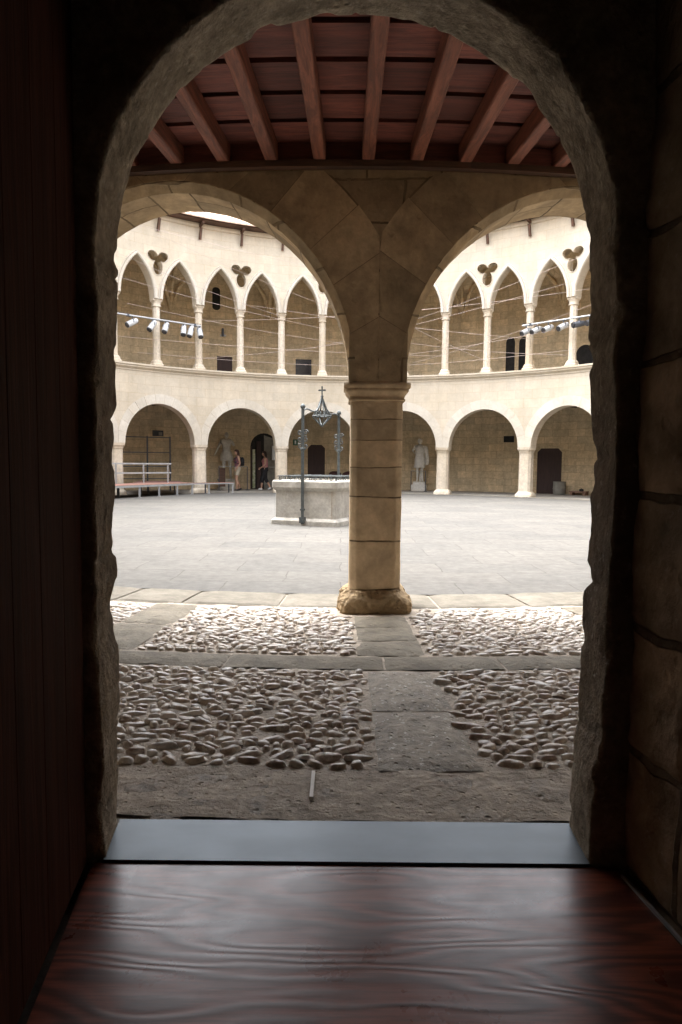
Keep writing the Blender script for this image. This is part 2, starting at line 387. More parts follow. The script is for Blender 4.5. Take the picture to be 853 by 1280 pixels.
so.rotation_euler = (-d).to_track_quat('-Z', 'Y').to_euler(); so.location = (0, 15, 30)
S.view_settings.view_transform = 'Standard'; S.view_settings.look = 'None'; S.view_settings.gamma = 1
S.view_settings.exposure = 3.3
S.render.engine = 'CYCLES'; S.cycles.diffuse_bounces = 7; S.cycles.max_bounces = 10; S.cycles.glossy_bounces = 3
S.cycles.use_denoising = True; S.cycles.sample_clamp_indirect = 6; S.cycles.caustics_reflective = False

# ------------------------------------------------------------------ ground
def ring_sheet(mb, r0, r1, z, a0=-180, a1=180, st=4, nr=1):
    n = max(1, int((a1-a0)/st))
    for i in range(n):
        b0 = a0+(a1-a0)*i/n; b1 = a0+(a1-a0)*(i+1)/n
        for j in range(nr):
            q0 = r0+(r1-r0)*j/nr; q1 = r0+(r1-r0)*(j+1)/nr
            mb.face([P(b0, q0, z), P(b1, q0, z), P(b1, q1, z), P(b0, q1, z)])
g = MB(); ring_sheet(g, .001, 60, -.05); ring_sheet(g, 60, 900, -.05, st=10); struct('ground', g, M['kerb'])
g = MB(); ring_sheet(g, .001, 9.55, 0, nr=3); struct('courtyard_paving', g, M['yard'])
g = MB(); ring_sheet(g, 10.08, RB+.02, -.004, a0=-169, a1=169); struct('gallery_paving', g, M['galfloor'])

# kerb ring of long worn slabs between courtyard and gallery, each slab with open joints
def kerb_ring():
    mb = MB(); a = -180.0
    rr = random.Random(3)
    while a < 180:
        far = abs(a) < 140
        da = 6 if far else rr.uniform(3.2, 5.2)
        b = min(a+da, 180)
        g_ = .05
        z = .004 + rr.uniform(0, .006)
        n = 6
        r0, r1 = 9.55, 10.08+ (rr.uniform(-.02, .01) if not far else 0)
        rows = []
        for j, rad in enumerate((r0+.006, r0+.02, (r0+r1)/2, r1-.03, r1-.006)):
            row = []
            for i in range(n+1):
                t = a+g_ + (b-a-2*g_)*i/n
                dz = -.012 if j in (0, 4) or i in (0, n) else 0
                p = P(t, rad, z+dz); p.z += .006*noise.noise(p*2.3)
                row.append(p)
            rows.append(row)
        for j in range(4):
            for i in range(n): mb.face([rows[j][i], rows[j][i+1], rows[j+1][i+1], rows[j+1][i]], smooth=True)
        a = b
    return mb
g = MB(); ring_sheet(g, 9.5, 10.12, -.012, st=3); struct('kerb_bed', g, M['mortar'])
struct('kerb_stones', kerb_ring(), M['kerb'])

# near gallery floor : arcs of slabs, radial strips and panels of pebbles set on edge
A_N = (165, 195)   # angular range of the near gallery floor (180 = straight towards the camera)
def slab(mb, a0, a1, r0, r1, z, seed, rough=.008, res=.05, taper=0):
    nA = max(3, int(R(abs(a1-a0))*r0/res)); nR = max(3, int((r1-r0)/res))
    rows = []
    for j in range(nR+1):
        row = []
        for i in range(nA+1):
            t = a0+(a1-a0)*i/nA; rad = r0+(r1-r0)*j/nR
            edge = i in (0, nA) or j in (0, nR)
            p = P(t, rad, z)
            p.z += rough*noise.fractal(p*5+Vector((seed, 0, 0)), .8, 2.2, 4) - (.014 if edge else 0)
            if edge: p += Vector((1, .6, 0))*.006*noise.noise(p*9)
            row.append(p)
        rows.append(row)
    base = len(mb.v)
    for row in rows: mb.v += [tuple(p) for p in row]
    w_ = nA+1
    for j in range(nR):
        for i in range(nA):
            ids = (base+j*w_+i, base+j*w_+i+1, base+(j+1)*w_+i+1, base+(j+1)*w_+i)
            mb.f.append(ids); mb.uv.append([(mb.v[k][0], mb.v[k][1]) for k in ids]); mb.sm.append(True); mb.mi.append(0)
g = MB(); ring_sheet(g, 10.02, 13.4, -.022, a0=163, a1=197, st=1.5, nr=3)
mb = MB()
nr_, na_ = 70, 130
rows = [[P(164+32*i/na_, 10.05+3.1*j/nr_, -.004) for i in range(na_+1)] for j in range(nr_+1)]
for r_ in rows:
    for p in r_: p.z += .006*noise.fractal(p*6, .8, 2, 4)
bse = 0
for r_ in rows: mb.v += [tuple(p) for p in r_]
for j in range(nr_):
    for i in range(na_):
        ids = (j*(na_+1)+i, j*(na_+1)+i+1, (j+1)*(na_+1)+i+1, (j+1)*(na_+1)+i)
        mb.f.append(ids); mb.uv.append([(mb.v[k][0], mb.v[k][1]) for k in ids]); mb.sm.append(True); mb.mi.append(0)
struct('cobble_bed', mb, M['mortar'])
mb = MB(); rr = random.Random(5)
# tangential strip
a = 164.2
while a < 196:
    b = a+rr.uniform(3.2, 4.4); slab(mb, a+.03, b-.03, 11.38, 11.62, .014, rr.random()*50, .006); a = b
# radial strips
RAD = [(178.15, 179.95, 10.1), (186.6, 188.55, 10.1)]
rs = []
def add_radial(c0, c1, r0, r1, pieces, z=.012):
    r = r0
    for k in range(pieces):
        q = r0+(r1-r0)*(k+1)/pieces
        slab(mb, c0, c1, r+.01, q-.01, z, rr.random()*50, .007 if k < 2 else .014); r = q
add_radial(178.35, 180.35, 10.36, 11.37, 3)
add_radial(187.0, 189.0, 10.1, 11.37, 2)
add_radial(169.3, 171.2, 10.1, 11.37, 2)
struct('gallery_paving_slabs', mb, M['slab'])
mb = MB(); add_radial(178.42, 180.1, 11.64, 12.82, 2); struct('flaking_slabs', mb, M['flaky'])
# sill stones in front of the door
mb = MB()
for k, (a0, a1) in enumerate([(174.5, 178.15), (178.3, 181.05), (181.18, 184.6), (184.75, 189), (170, 174.35)]):
    slab(mb, a0, a1, 12.85, 13.32, -.010, k*7.3, .018, res=.018)
struct('door_sill_stones', mb, M['sill'])
mb = MB(); mb.box((-.089, 2.24, .003), (.012, .19, .012)); struct('white_joint_mark', mb, M['paint'])

# pebbles, set on edge in rows
def inside_radial(a, r):
    if (178.25 < a < 180.45 if r < 11.5 else 178.32 < a < 180.2) and r > 10.3: return True
    if 186.9 < a < 189.1 and r < 11.4: return True
    if 169.2 < a < 171.3 and r < 11.4: return True
    if abs((a-179.5)*R(1)*r) < .32 and r < 10.36: return True
    return False
def pebbles(r0, r1, a0, a1, rowh, seed):
    mb = MB(); rr = random.Random(seed); r = r0+rowh*.5
    nu, nv = 12, 5
    while r < r1-rowh*.35:
        a = a0+rr.random()*.3
        while a < a1:
            L = rr.choice([.03, .04, .05, .055, .065, .07, .08, .095, .115])*rr.uniform(.85, 1.15); wd = rowh*rr.uniform(.58, .98)
            da = math.degrees((L+rr.uniform(.002, .012))/r)
            ac = a+da/2
            if not inside_radial(ac, r) and rr.random() > .02:
                c = P(ac, r+rr.uniform(-.33, .33)*rowh, 0); hgt = rr.uniform(.007, .017)
                yaw = rr.gauss(0, .30); tilt = rr.gauss(.22, .2); roll_ = rr.gauss(0, .12)
                mt = Matrix.Rotation(yaw-R(ac-180), 3, 'Z') @ Matrix.Rotation(-tilt, 3, 'X') @ Matrix.Rotation(roll_, 3, 'Y')
                sq = rr.uniform(1.5, 2.7); sd = rr.random()*90
                b = len(mb.v)
                for j in range(nv):
                    ph = (math.pi/2)*(j/(nv-1))      # 0 rim .. top
                    for i in range(nu):
                        th = 2*math.pi*i/nu
                        cx_, sy_ = math.cos(th), math.sin(th)
                        rad = (abs(cx_)**sq+abs(sy_)**sq)**(-1/sq)
                        k = math.cos(ph)**.95
                        v = Vector((cx_*rad*L/2*k, sy_*rad*wd/2*k, math.sin(ph)*hgt - (.012 if j == 0 else 0)))
                        v *= 1+.42*noise.noise(v*26+Vector((sd, 0, 0)))+.26*noise.noise(v*75+Vector((sd, 5, 0)))
                        v.x *= 1+.12*noise.noise(Vector((sd, 3, 7)))
                        mb.v.append(tuple(mt @ v + c))
                for j in range(nv-1):
                    for i in range(nu):
                        i2 = (i+1) % nu
                        ids = (b+j*nu+i, b+j*nu+i2, b+(j+1)*nu+i2, b+(j+1)*nu+i)
                        mb.f.append(ids); mb.uv.append([(0, 0)]*4); mb.sm.append(True); mb.mi.append(0)
            a += da
        r += rowh*rr.uniform(.9, 1.08)
    return mb
struct('cobble_paving', pebbles(10.14, 11.36, 166, 194, .048, 11), M['pebble'])
struct('cobble_paving', pebbles(11.65, 12.83, 168, 192, .052, 12), M['pebble'])

# ------------------------------------------------------------------ ring walls
far_cols = [PH+k*SP for k in range(-5, 6)]
near_cols = [179.5+SP*j for j in range(-4, 6)]
ring = sorted([a % 360 for a in far_cols+near_cols])
bays = [(ring[i], ring[(i+1) % len(ring)] + (360 if i == len(ring)-1 else 0)) for i in range(len(ring))]
def norm(a):
    a = (a+180) % 360-180
    return a
PW = .235    # half width of pier above the capital
PWN = .205   # the same for the near arcade

def lower_bay(mb, a0, a1, zt, ri, ro, zs=ZCAP, pw=PW, ht_=1.33, chamfer=0):
    span = R(a1-a0)*RC; half = span/2; rad = half-pw
    mid = (a0+a1)/2; ht = min(rad*1.08, ht_)
    pts = [(-half, zs), (-rad, zs)]
    n = 28
    for k in range(1, n): 
        t = math.pi*k/n; pts.append((-rad*math.cos(t), zs+ht*math.sin(t)))
    pts += [(rad, zs), (half, zs)]
    def Q(s, z, r): return P(mid+math.degrees(s/RC), r, z)
    so = math.radians(mid)*RC
    acc = 0
    for i in range(len(pts)-1):
        (s0, z0), (s1, z1) = pts[i], pts[i+1]
        dl = math.hypot(s1-s0, z1-z0)
        if s1-s0 > 1e-6:
            for r in (ri, ro):
                if chamfer and r == ro: continue
                mb.face([Q(s0, z0, r), Q(s1, z1, r), Q(s1, zt, r), Q(s0, zt, r)], [(so+s0, z0), (so+s1, z1), (so+s1, zt), (so+s0, zt)])
            mb.face([Q(s0, zt, ri), Q(s1, zt, ri), Q(s1, zt, ro), Q(s0, zt, ro)])
        re = ro-chamfer*1.6
        mb.face([Q(s0, z0, ri), Q(s1, z1, ri), Q(s1, z1, re), Q(s0, z0, re)], [(0, acc), (0, acc+dl), (ro-ri, acc+dl), (ro-ri, acc)])
        acc += dl
    if chamfer:
        def o_(p):
            t = math.atan2((p[1]-zs)/ht, p[0]/rad) if p[1] > zs+1e-5 else (0 if p[0] > 0 else math.pi)
            g_ = min(1, (p[1]-zs)/.25)
            return (p[0]+chamfer*math.cos(t)*g_, p[1]+chamfer*math.sin(t)*g_)
        for i in range(1, len(pts)-2):
            A, B = pts[i], pts[i+1]; A2, B2 = o_(A), o_(B)
            mb.face([Q(*A, re), Q(*B, re), Q(*B2, ro), Q(*A2, ro)], [(A[0], A[1]), (B[0], B[1]), (B2[0], B2[1]), (A2[0], A2[1])])
            if abs(B2[0]-A2[0]) > 1e-6: mb.face([Q(*A2, ro), Q(*B2, ro), Q(B2[0], zt, ro), Q(A2[0], zt, ro)], [(so+A2[0], A2[1]), (so+B2[0], B2[1]), (so+B2[0], zt), (so+A2[0], zt)])
        for A, B in ((pts[0], pts[1]), (pts[-2], pts[-1])):
            mb.face([Q(*A, ro), Q(*B, ro), Q(B[0], zt, ro), Q(A[0], zt, ro)], [(so+A[0], A[1]), (so+B[0], B[1]), (so+B[0], zt), (so+A[0], zt)])
            mb.face([Q(*A, ri), Q(*B, ri), Q(*B, ro), Q(*A, ro)])
def voussoirs(a0, a1, r_face, out, length, n, seed, jag=.0, gap=.004, mat=None, thick=.05, zs=ZCAP, pw=PW, ht_=1.33, off_=0, sub=3):
    """ring of wedge stones standing a few millimetres proud of the wall face"""
    mb = MB(); rr = random.Random(seed)
    span = R(a1-a0)*RC; half = span/2; rad = half-pw; mid = (a0+a1)/2; ky = min(rad*1.08, ht_)/rad
    def Q(s, z, r): return P(mid+math.degrees(max(-half+.003, min(half-.003, s))/RC), r, z)
    rf = r_face+out*(.007); rbk = r_face-out*thick
    edges = [math.pi*k/n for k in range(n+1)]
    for k in range(1, n): edges[k] += rr.uniform(-.12, .12)*math.pi/n*(jag > 0)
    for k in range(n):
        t0, t1 = edges[k]+gap/rad, edges[k+1]-gap/rad
        Lk = length*(1+rr.uniform(-jag, jag)); m = sub
        # intrados stays 2 mm inside the wall's own soffit
        r_in = rad+.002+off_
        pin = []; pout = []
        for j in range(m+1):
            t = t0+(t1-t0)*j/m
            pin.append((-r_in*math.cos(t), zs+r_in*math.sin(t)*ky))
            pout.append((-(r_in+Lk)*math.cos(t), min(3.15 if off_ else 9, zs+(r_in+Lk)*math.sin(t)*ky)))
        dr = rr.uniform(0, .004)*(jag > 0)
        for j in range(m):
            A, B, C_, D = pin[j], pin[j+1], pout[j+1], pout[j]
            mb.face([Q(*A, rf+out*dr), Q(*B, rf+out*dr), Q(*C_, rf+out*dr), Q(*D, rf+out*dr)], [(k*.9+seed, q) for q in (0, .1, .1, 0)], mi=0)
            mb.face([Q(*D, rf+out*dr), Q(*C_, rf+out*dr), Q(*C_, rbk), Q(*D, rbk)])
            mb.face([Q(*A, rf+out*dr), Q(*B, rf+out*dr), Q(*B, rbk), Q(*A, rbk)])
        for j in (0, m):
            A, D = pin[j], pout[j]
            mb.face([Q(*A, rf+out*dr), Q(*D, rf+out*dr), Q(*D, rbk), Q(*A, rbk)])
    return mb

M['vouss_near'] = stone('near_voussoir_stone', (.62, .47, .29), (.48, .355, .215), 0, 0, bump=.7, pits=.3, stain=.35, rough=.9, streak=.3, isl=.28)
M['vouss_far'] = stone('pale_voussoir_stone', (.65, .60, .52), (.58, .52, .43), 0, 0, bump=.25, pits=.1, stain=.08, rough=.9, isl=.08, fine=.08, spec=.15)

lower = thing('round_arcade', 'ground floor ring of round arches on pale piers across the courtyard', 'arcade', P(0, RC, 0))
nearA = thing('near_arcade', 'brown stone arcade with two round arches on one column right before the doorway', 'arcade', P(179.5, RC, 0))
ml = MB(); mn = MB()
nearbays = []
for a0, a1 in bays:
    mid = norm((a0+a1)/2)
    if abs(mid) > 150: lower_bay(mn, a0, a1, 3.21, 9.79, 10.24, pw=PWN, ht_=1.38, chamfer=.05); nearbays.append((a0, a1))
    else: lower_bay(ml, a0, a1, 4.02, RI, RO)
ml.build('wall', M['front'], lower)
mn.build('wall', M['near'], nearA)
# upper half of the near front wall (its courtyard face, above the ceiling)
mu = MB()
for i in range(16):
    b0, b1 = 140+80*i/16, 140+80*(i+1)/16
    for r in (9.79, 10.24): mu.face([P(b0, r, 3.212), P(b1, r, 3.212), P(b1, r, 4.02), P(b0, r, 4.02)], [(R(b0)*RC, 3.2), (R(b1)*RC, 3.2), (R(b1)*RC, 4.02), (R(b0)*RC, 4.02)])
mu.build('upper_wall', M['front'], nearA)
for a0, a1 in bays:
    mid = norm((a0+a1)/2)
    if abs(mid) < 62:
        voussoirs(a0, a1, RI, -1, .30, 13, int(mid)+100, jag=.02).build('voussoir_ring', M['vouss_far'], lower, merge=True)
    elif abs(mid) > 165:
        voussoirs(a0, a1, 10.237, 1, .436, 1, 5, jag=0, gap=-.01, pw=PWN, ht_=1.38, off_=.051, sub=40).build('joint_backing', M['joint'], nearA)
        voussoirs(a0, a1, 10.238, 1, .43, 13, int(mid)+300, jag=.02, gap=.0018, pw=PWN, ht_=1.38, off_=.051).build('voussoir_ring', M['vouss_near'], nearA, merge=True)

# cornice that carries the upper arcade (all round)
def ring_profile(mb, prof, a0=-180, a1=180, st=2, close=True):
    n = int((a1-a0)/st); acc = [0]
    for k in range(len(prof)-1): acc.append(acc[-1]+math.hypot(prof[k+1][0]-prof[k][0], prof[k+1][1]-prof[k][1]))
    for i in range(n):
        b0 = a0+(a1-a0)*i/n; b1 = a0+(a1-a0)*(i+1)/n
        for k in range(len(prof)-1):
            (r0, z0), (r1, z1) = prof[k], prof[k+1]
            u0, u1 = R(b0)*RC, R(b1)*RC
            mb.face([P(b0, r0, z0), P(b1, r0, z0), P(b1, r1, z1), P(b0, r1, z1)], [(u0, acc[k]), (u1, acc[k]), (u1, acc[k+1]), (u0, acc[k+1])], smooth=False)
upper = thing('pointed_arcade', 'upper gallery ring of pointed arches on slender white columns with trefoil openings', 'arcade', P(0, RC, ZCOR))
mb = MB(); ring_profile(mb, [(RI+.05, 4.02), (RI-.02, 4.022), (RI-.02, 4.07), (RI-.10, 4.13), (RI-.10, 4.175), (RI-.135, 4.19), (RI-.135, 4.24), (RI-.12, 4.245), (RO, 4.245), (RO, 4.02), (RI+.05, 4.02)])
mb.build('cornice', M['front'], upper)
# pointed wall
def upper_bay(mb, ribs, a0, a1):
    span = R(a1-a0)*RC; mid = (a0+a1)/2; so_ = R(mid)*RC
    S4 = span/4; wv = .150; a = S4-wv; hgt = 1.30; r_ = (a*a+hgt*hgt)/(2*a)
    def arc(cx_, n=12):
        pts = []
        th = math.asin(min(1, hgt/r_))
        for k in range(n+1):
            t = th*k/n; pts.append((cx_ - a + r_ - r_*math.cos(t), ZUC+r_*math.sin(t)))
        pts2 = [(2*cx_-x, z) for x, z in pts[-2::-1]]
        return pts+pts2
    c1, c2 = -S4, S4
    ZT = 9.0
    out = [(-span/2, ZUC)]+arc(c1)+arc(c2)+[(span/2, ZUC)]+[(span/2-span*k/6, ZT) for k in range(7)]
    holes = []
    tre = []
    nT = 36
    for k in range(nT):
        t = 2*math.pi*k/nT
        m_ = abs(math.cos(1.5*(t-math.pi*1.5)))**.95
        lobe = .27 if 4.0 < t < 5.4 else .255
        rr_ = .095+(lobe+.0)*m_
        tre.append((rr_*math.cos(t)*1.12, 7.72+rr_*math.sin(t)*(.95 if math.sin(t) > 0 else 1.4)))
    if span > 2.5: holes.append(tre[::-1])
    def Q(s, z, r): return P(mid+math.degrees(s/RC), r, z)
    def grow(lp): return [(x*1.22, 7.76+(z-7.72)*1.22) for x, z in lp]
    loops = [out]+holes; flat = [p for lp in loops for p in lp]
    tris = tessellate_polygon([[Vector((x, z, 0)) for x, z in lp] for lp in loops])
    hset = {(round(x, 4), round(z, 4)) for lp in holes for x, z in lp}
    def back(x, z, r): return grow([(x, z)])[0] if r > RI+.1 and (round(x, 4), round(z, 4)) in hset else (x, z)
    bm = bmesh.new(); vs = [bm.verts.new((x, z, 0)) for x, z in flat]
    for t in tris:
        try: bm.faces.new([vs[i] for i in t])
        except ValueError: pass
    k = -span/2+.12
    while k < span/2-.02:
        bmesh.ops.bisect_plane(bm, geom=bm.verts[:]+bm.edges[:]+bm.faces[:], plane_co=(k, 0, 0), plane_no=(1, 0, 0)); k += .12
    for r in (RI+.04, RO-.06):
        for f_ in bm.faces:
            mb.face([Q(*back(v.co.x, v.co.y, r), r) for v in f_.verts], [(so_+v.co.x, v.co.y) for v in f_.verts])
    bm.free()
    for lp in loops:
        n = len(lp); acc = 0
        for i in range(n):
            A, B = lp[i], lp[(i+1) % n]; dl = math.dist(A, B)
            if lp is out and (i == n-1 or abs(A[0]-B[0]) < 1e-6 and abs(A[0]) > span/2-.01): continue
            A2, B2 = (A, B) if lp is out else grow([A, B])
            mb.face([Q(*A, RI+.04), Q(*B, RI+.04), Q(*B2, RO-.06), Q(*A2, RO-.06)], [(acc, 0), (acc+dl, 0), (acc+dl, .35), (acc, .35)]); acc += dl
    # moulded ribs round each opening and round the trefoil
    if abs(norm(mid)) < 70:
        for c in (c1, c2):
            pl = arc(c)
            for offd, wid, pr in ((.050, .10, .075), (.125, .04, .03)):
                pp = []
                for i, (x, z) in enumerate(pl):
                    k0, k1 = pl[max(0, i-1)], pl[min(len(pl)-1, i+1)]
                    tx, tz = k1[0]-k0[0], k1[1]-k0[1]; l = math.hypot(tx, tz) or 1
                    nx, nz_ = -tz/l, tx/l
                    if i == len(pl)//2: nx, nz_ = 0, 1
                    pp.append((x+nx*offd, z+nz_*offd))
                rings = []
                for i, (x, z) in enumerate(pp):
                    k0, k1 = pp[max(0, i-1)], pp[min(len(pp)-1, i+1)]
                    tx, tz = k1[0]-k0[0], k1[1]-k0[1]; l = math.hypot(tx, tz) or 1
                    nx, nz_ = -tz/l*wid/2, tx/l*wid/2
                    rings.append([Q(x-nx, z-nz_, RI+.06), Q(x-nx, z-nz_, RI+.04-pr*.6), Q(x-nx*.4, z-nz_*.4, RI+.04-pr), Q(x+nx*.4, z+nz_*.4, RI+.04-pr), Q(x+nx, z+nz_, RI+.04-pr*.6), Q(x+nx, z+nz_, RI+.06)])
                ribs.loft(rings, smooth=False)
        if span > 2.5:
            rings = []
            for k in range(nT):
                t = 2*math.pi*k/nT; x, z = tre[k]; dx, dz = math.cos(t), math.sin(t)
                rings.append([Q(x+dx*.004, z+dz*.004, RI+.06), Q(x+dx*.012, z+dz*.012, RI+.02), Q(x+dx*.025, z+dz*.025, RI+.02), Q(x+dx*.035, z+dz*.035, RI+.06)])
            ribs.loft(rings, wrap=True, cap=False, smooth=False)
mb = MB(); ribs = MB()
for a0, a1 in bays: upper_bay(mb, ribs, a0, a1)
mb.build('wall', M['front'], upper); ribs.build('arch_moulding', M['vouss_far'], upper)
mb = MB(); ring_profile(mb, [(RI+.04, 8.995), (RI-.0, 9.0), (RI-.03, 9.06), (RI-.03, 9.135), (RO, 9.135), (RO, 8.995)]); mb.build('wall_crown', M['front'], upper)

# columns
def lower_column(a, parent, mats, near=False):
    c = P(a, RC, 0)
    if near:
        mb = MB(); z = [.155+(1.56-.155)*k/30 for k in range(31)]
        mb.chsq([(.190, .19, .052, q) for q in z], (0, 0, 0), 0, sub=9, rough=.0035, seed=1)
        tab = [(0, 0), (.365, .265), (.695, .53), (.915, .795), (1.115, 1.06), (1.265, 1.325), (1.41, 1.5)]
        mb.uv = [[(u, lerp_tab(tab, v)) for u, v in q] for q in mb.uv]
        base = MB()
        prof = [(.255, .255, .03, -.03), (.262, .262, .03, .02), (.258, .258, .035, .07), (.248, .248, .07, .105), (.222, .222, .085, .138), (.198, .198, .06, .160)]
        pr = []
        for k in range(len(prof)-1):
            for t in range(7): pr.append(tuple(prof[k][i]*(1-t/7)+prof[k+1][i]*t/7 for i in range(4)))
        pr.append(prof[-1])
        base.chsq(pr, (0, 0, 0), 0, sub=34, rough=.030, seed=4)
        base.v = [tuple(Vector(p)+Vector((p[0], p[1], 0)).normalized()*(.010*noise.fractal(Vector(p)*26, .8, 2, 3)-.014*math.exp(-((p[0]-.02-.25*(p[2]-.08))/.007)**2))) for p in base.v]
        cap = MB()
        cap.chsq([(.196, .196, .05, 1.548), (.205, .205, .052, 1.552), (.208, .208, .052, 1.566), (.200, .200, .05, 1.572), (.205, .205, .05, 1.592), (.222, .222, .054, 1.612), (.232, .232, .056, 1.628), (.228, .228, .055, 1.636), (.228, .228, .055, 1.642), (.243, .243, .06, 1.648), (.243, .243, .06, 1.681), (.235, .235, .05, 1.684)], (0, 0, 0), 0, sub=7, rough=.003, seed=9)
    else:
        mb = MB(); mb.chsq([(.215, .19, .07, .17), (.205, .18, .07, 1.50)], (0, 0, 0), 0)
        base = MB(); base.chsq([(.29, .26, .06, -.02), (.29, .26, .06, .09), (.26, .23, .07, .13), (.235, .21, .07, .16), (.22, .195, .07, .185)], (0, 0, 0), 0, sub=4, rough=.01, seed=a)
        cap = MB(); cap.chsq([(.20, .185, .07, 1.49), (.215, .20, .07, 1.50), (.215, .20, .07, 1.53), (.235, .22, .07, 1.58), (.25, .235, .06, 1.60), (.25, .24, .05, 1.673)], (0, 0, 0), 0)
    sh = mb.build('column', mats, parent)
    sh.matrix_parent_inverse = parent_inv(parent); sh.location = c; sh.rotation_euler = (0, 0, R(-a))
    for m_, nme in ((base, 'base'), (cap, 'capital')):
        o = m_.build(nme, M['basestone'] if near and nme == 'base' else mats); o.parent = sh
    return sh
for a in ring:
    if abs(norm(a)) < 66: lower_column(norm(a), lower, M['pale'])
lower_column(179.5, nearA, M['nearcol'], True)
for j in (-1, 1): lower_column(179.5+SP*j, nearA, M['nearcol'], True)

mb = MB(); mb.lathe([(.130, .20), (.124, .35), (.118, 1.9), (.120, 1.97)], n=8, smooth=False, rot=R(22.5))
b_ = MB(); b_.chsq([(.19, .19, .03, .0), (.19, .19, .03, .06), (.165, .165, .05, .10), (.16, .16, .055, .15), (.132, .132, .05, .20), (.125, .125, .045, .21)], (0, 0, 0), 0)
c_ = MB(); c_.chsq([(.118, .118, .045, 1.95), (.136, .136, .05, 1.955), (.136, .136, .05, 1.985), (.118, .118, .045, 1.99), (.122, .122, .045, 2.05), (.142, .142, .04, 2.11), (.160, .160, .03, 2.13), (.162, .162, .03, 2.186)], (0, 0, 0), 0)
ups = [a0 for a0, a1 in bays]+[(a0+a1)/2 for a0, a1 in bays]
proto = None
for a in ups:
    a = norm(a)
    if abs(a) > 66: continue
    if proto is None:
        proto = mb.build('column', M['pale'], upper)
        for m_, nme in ((b_, 'base'), (c_, 'capital')):
            o = m_.build(nme, M['pale']); o.parent = proto
        c = proto
    else: c = dup(proto)
    c.parent = upper; c.matrix_parent_inverse = parent_inv(upper)
    c.location = P(a, RI+.21, ZCOR); c.rotation_euler = (0, 0, R(-a))

# ------------------------------------------------------------------ gallery back wall (both storeys), with openings
backwall = thing('gallery_wall', 'tawny block wall behind both arcades with its doors and windows', 'wall', P(0, RB, 0))
mb = MB(); n = 90
for i in range(n):
    b0 = -171.5+343*i/n; b1 = -171.5+343*(i+1)/n
    mb.face([P(b0, RB, -.05), P(b1, RB, -.05), P(b1, RB, 9.1), P(b0, RB, 9.1)], [(R(b0)*RB, -.05), (R(b1)*RB, -.05), (R(b1)*RB, 9.1), (R(b0)*RB, 9.1)])
    mb.face([P(b0, RB+.6, -.05), P(b1, RB+.6, -.05), P(b1, RB+.6, 9.1), P(b0, RB+.6, 9.1)])
# above the doorway
for i in range(6):
    b0 = 171.5+17*i/6; b1 = 171.5+17*(i+1)/6
    mb.face([P(b0, RB, 3.3), P(b1, RB, 3.3), P(b1, RB, 9.1), P(b0, RB, 9.1)])
mb.build('masonry', M['back'], backwall)
def wall_panel(name, outline, a0, mat, depth=.012, frame=None, fm=None, parent=backwall, r=RB):
    """flat shape on the curved wall: outline in (s along the wall, z)"""
    mb = MB(); f_ = [Vector((0, 0, 0))]
    c = P(a0, r-depth, 0); ux = Vector((math.cos(R(a0)), -math.sin(R(a0)), 0)); uy = Vector((math.sin(R(a0)), math.cos(R(a0)), 0))
    q = lambda s, z, d=0: c+ux*s+Vector((0, 0, z))+uy*d
    for t in tessellate_polygon([[Vector((x, z, 0)) for x, z in outline]]):
        mb.face([q(*outline[i]) for i in t])
    for i in range(len(outline)):
        A, B = outline[i], outline[(i+1) % len(outline)]
        mb.face([q(*A), q(*B), q(*B, depth+.03), q(*A, depth+.03)])
    o = mb.build(name, mat, parent)
    if frame:
        fb = MB(); n = len(outline)
        cxm = sum(p[0] for p in outline)/n; czm = sum(p[1] for p in outline)/n
        for i in range(n):
            A, B = outline[i], outline[(i+1) % n]
            if abs(A[1]-B[1]) < 1e-6 and A[1] < .05: continue
            def ex(p, k):
                dx, dz = p[0]-cxm, p[1]-czm
                return (p[0]+math.copysign(k, dx) if abs(dx) > .01 else p[0], p[1]+(math.copysign(k, dz) if abs(dz) > .01 and p[1] > .05 else 0))
            A2, B2 = ex(A, frame), ex(B, frame)
            for d in (-.03,):
                fb.face([q(*A, d), q(*B, d), q(*B2, d), q(*A2, d)])
                fb.face([q(*A, d), q(*B, d), q(*B, .02), q(*A, .02)])
                fb.face([q(*A2, d), q(*B2, d), q(*B2, .02), q(*A2, .02)])
        ff = fb.build('frame', fm or M['back'], o)
    return o
def rect(w_, z0, z1, ch=0):
    h = w_/2
    return [(-h, z0), (h, z0), (h, z1-ch), (h-ch, z1), (-h+ch, z1), (-h, z1-ch)] if ch else [(-h, z0), (h, z0), (h, z1), (-h, z1)]
def archo(w_, z0, zs, n=12, k=1.0):
    h = w_/2
    return [(-h, z0), (h, z0)]+[(h*math.cos(math.pi*i/n), zs+h*k*math.sin(math.pi*i/n)) for i in range(n+1)]
wall_panel('door', rect(.95, .0, 1.72, .14), 35.97, M['fardoor'], frame=.10)['label'] = 'dark brown door with cut top corners beside the grey drum'
wall_panel('door', rect(.72, .0, 1.84, .14), -5.3, M['fardoor'], frame=.10)['label'] = 'dark brown door with cut top corners behind the well'
wall_panel('door', rect(.5, .0, 1.9, .10), -41.3, M['fardoor'], frame=.06)
wall_panel('window', rect(.42, 1.96, 2.21), 29.0, M['dark'], frame=.05)
gw = wall_panel('window', rect(.44, 2.06, 2.28), -33.3, M['dark'], frame=.05)
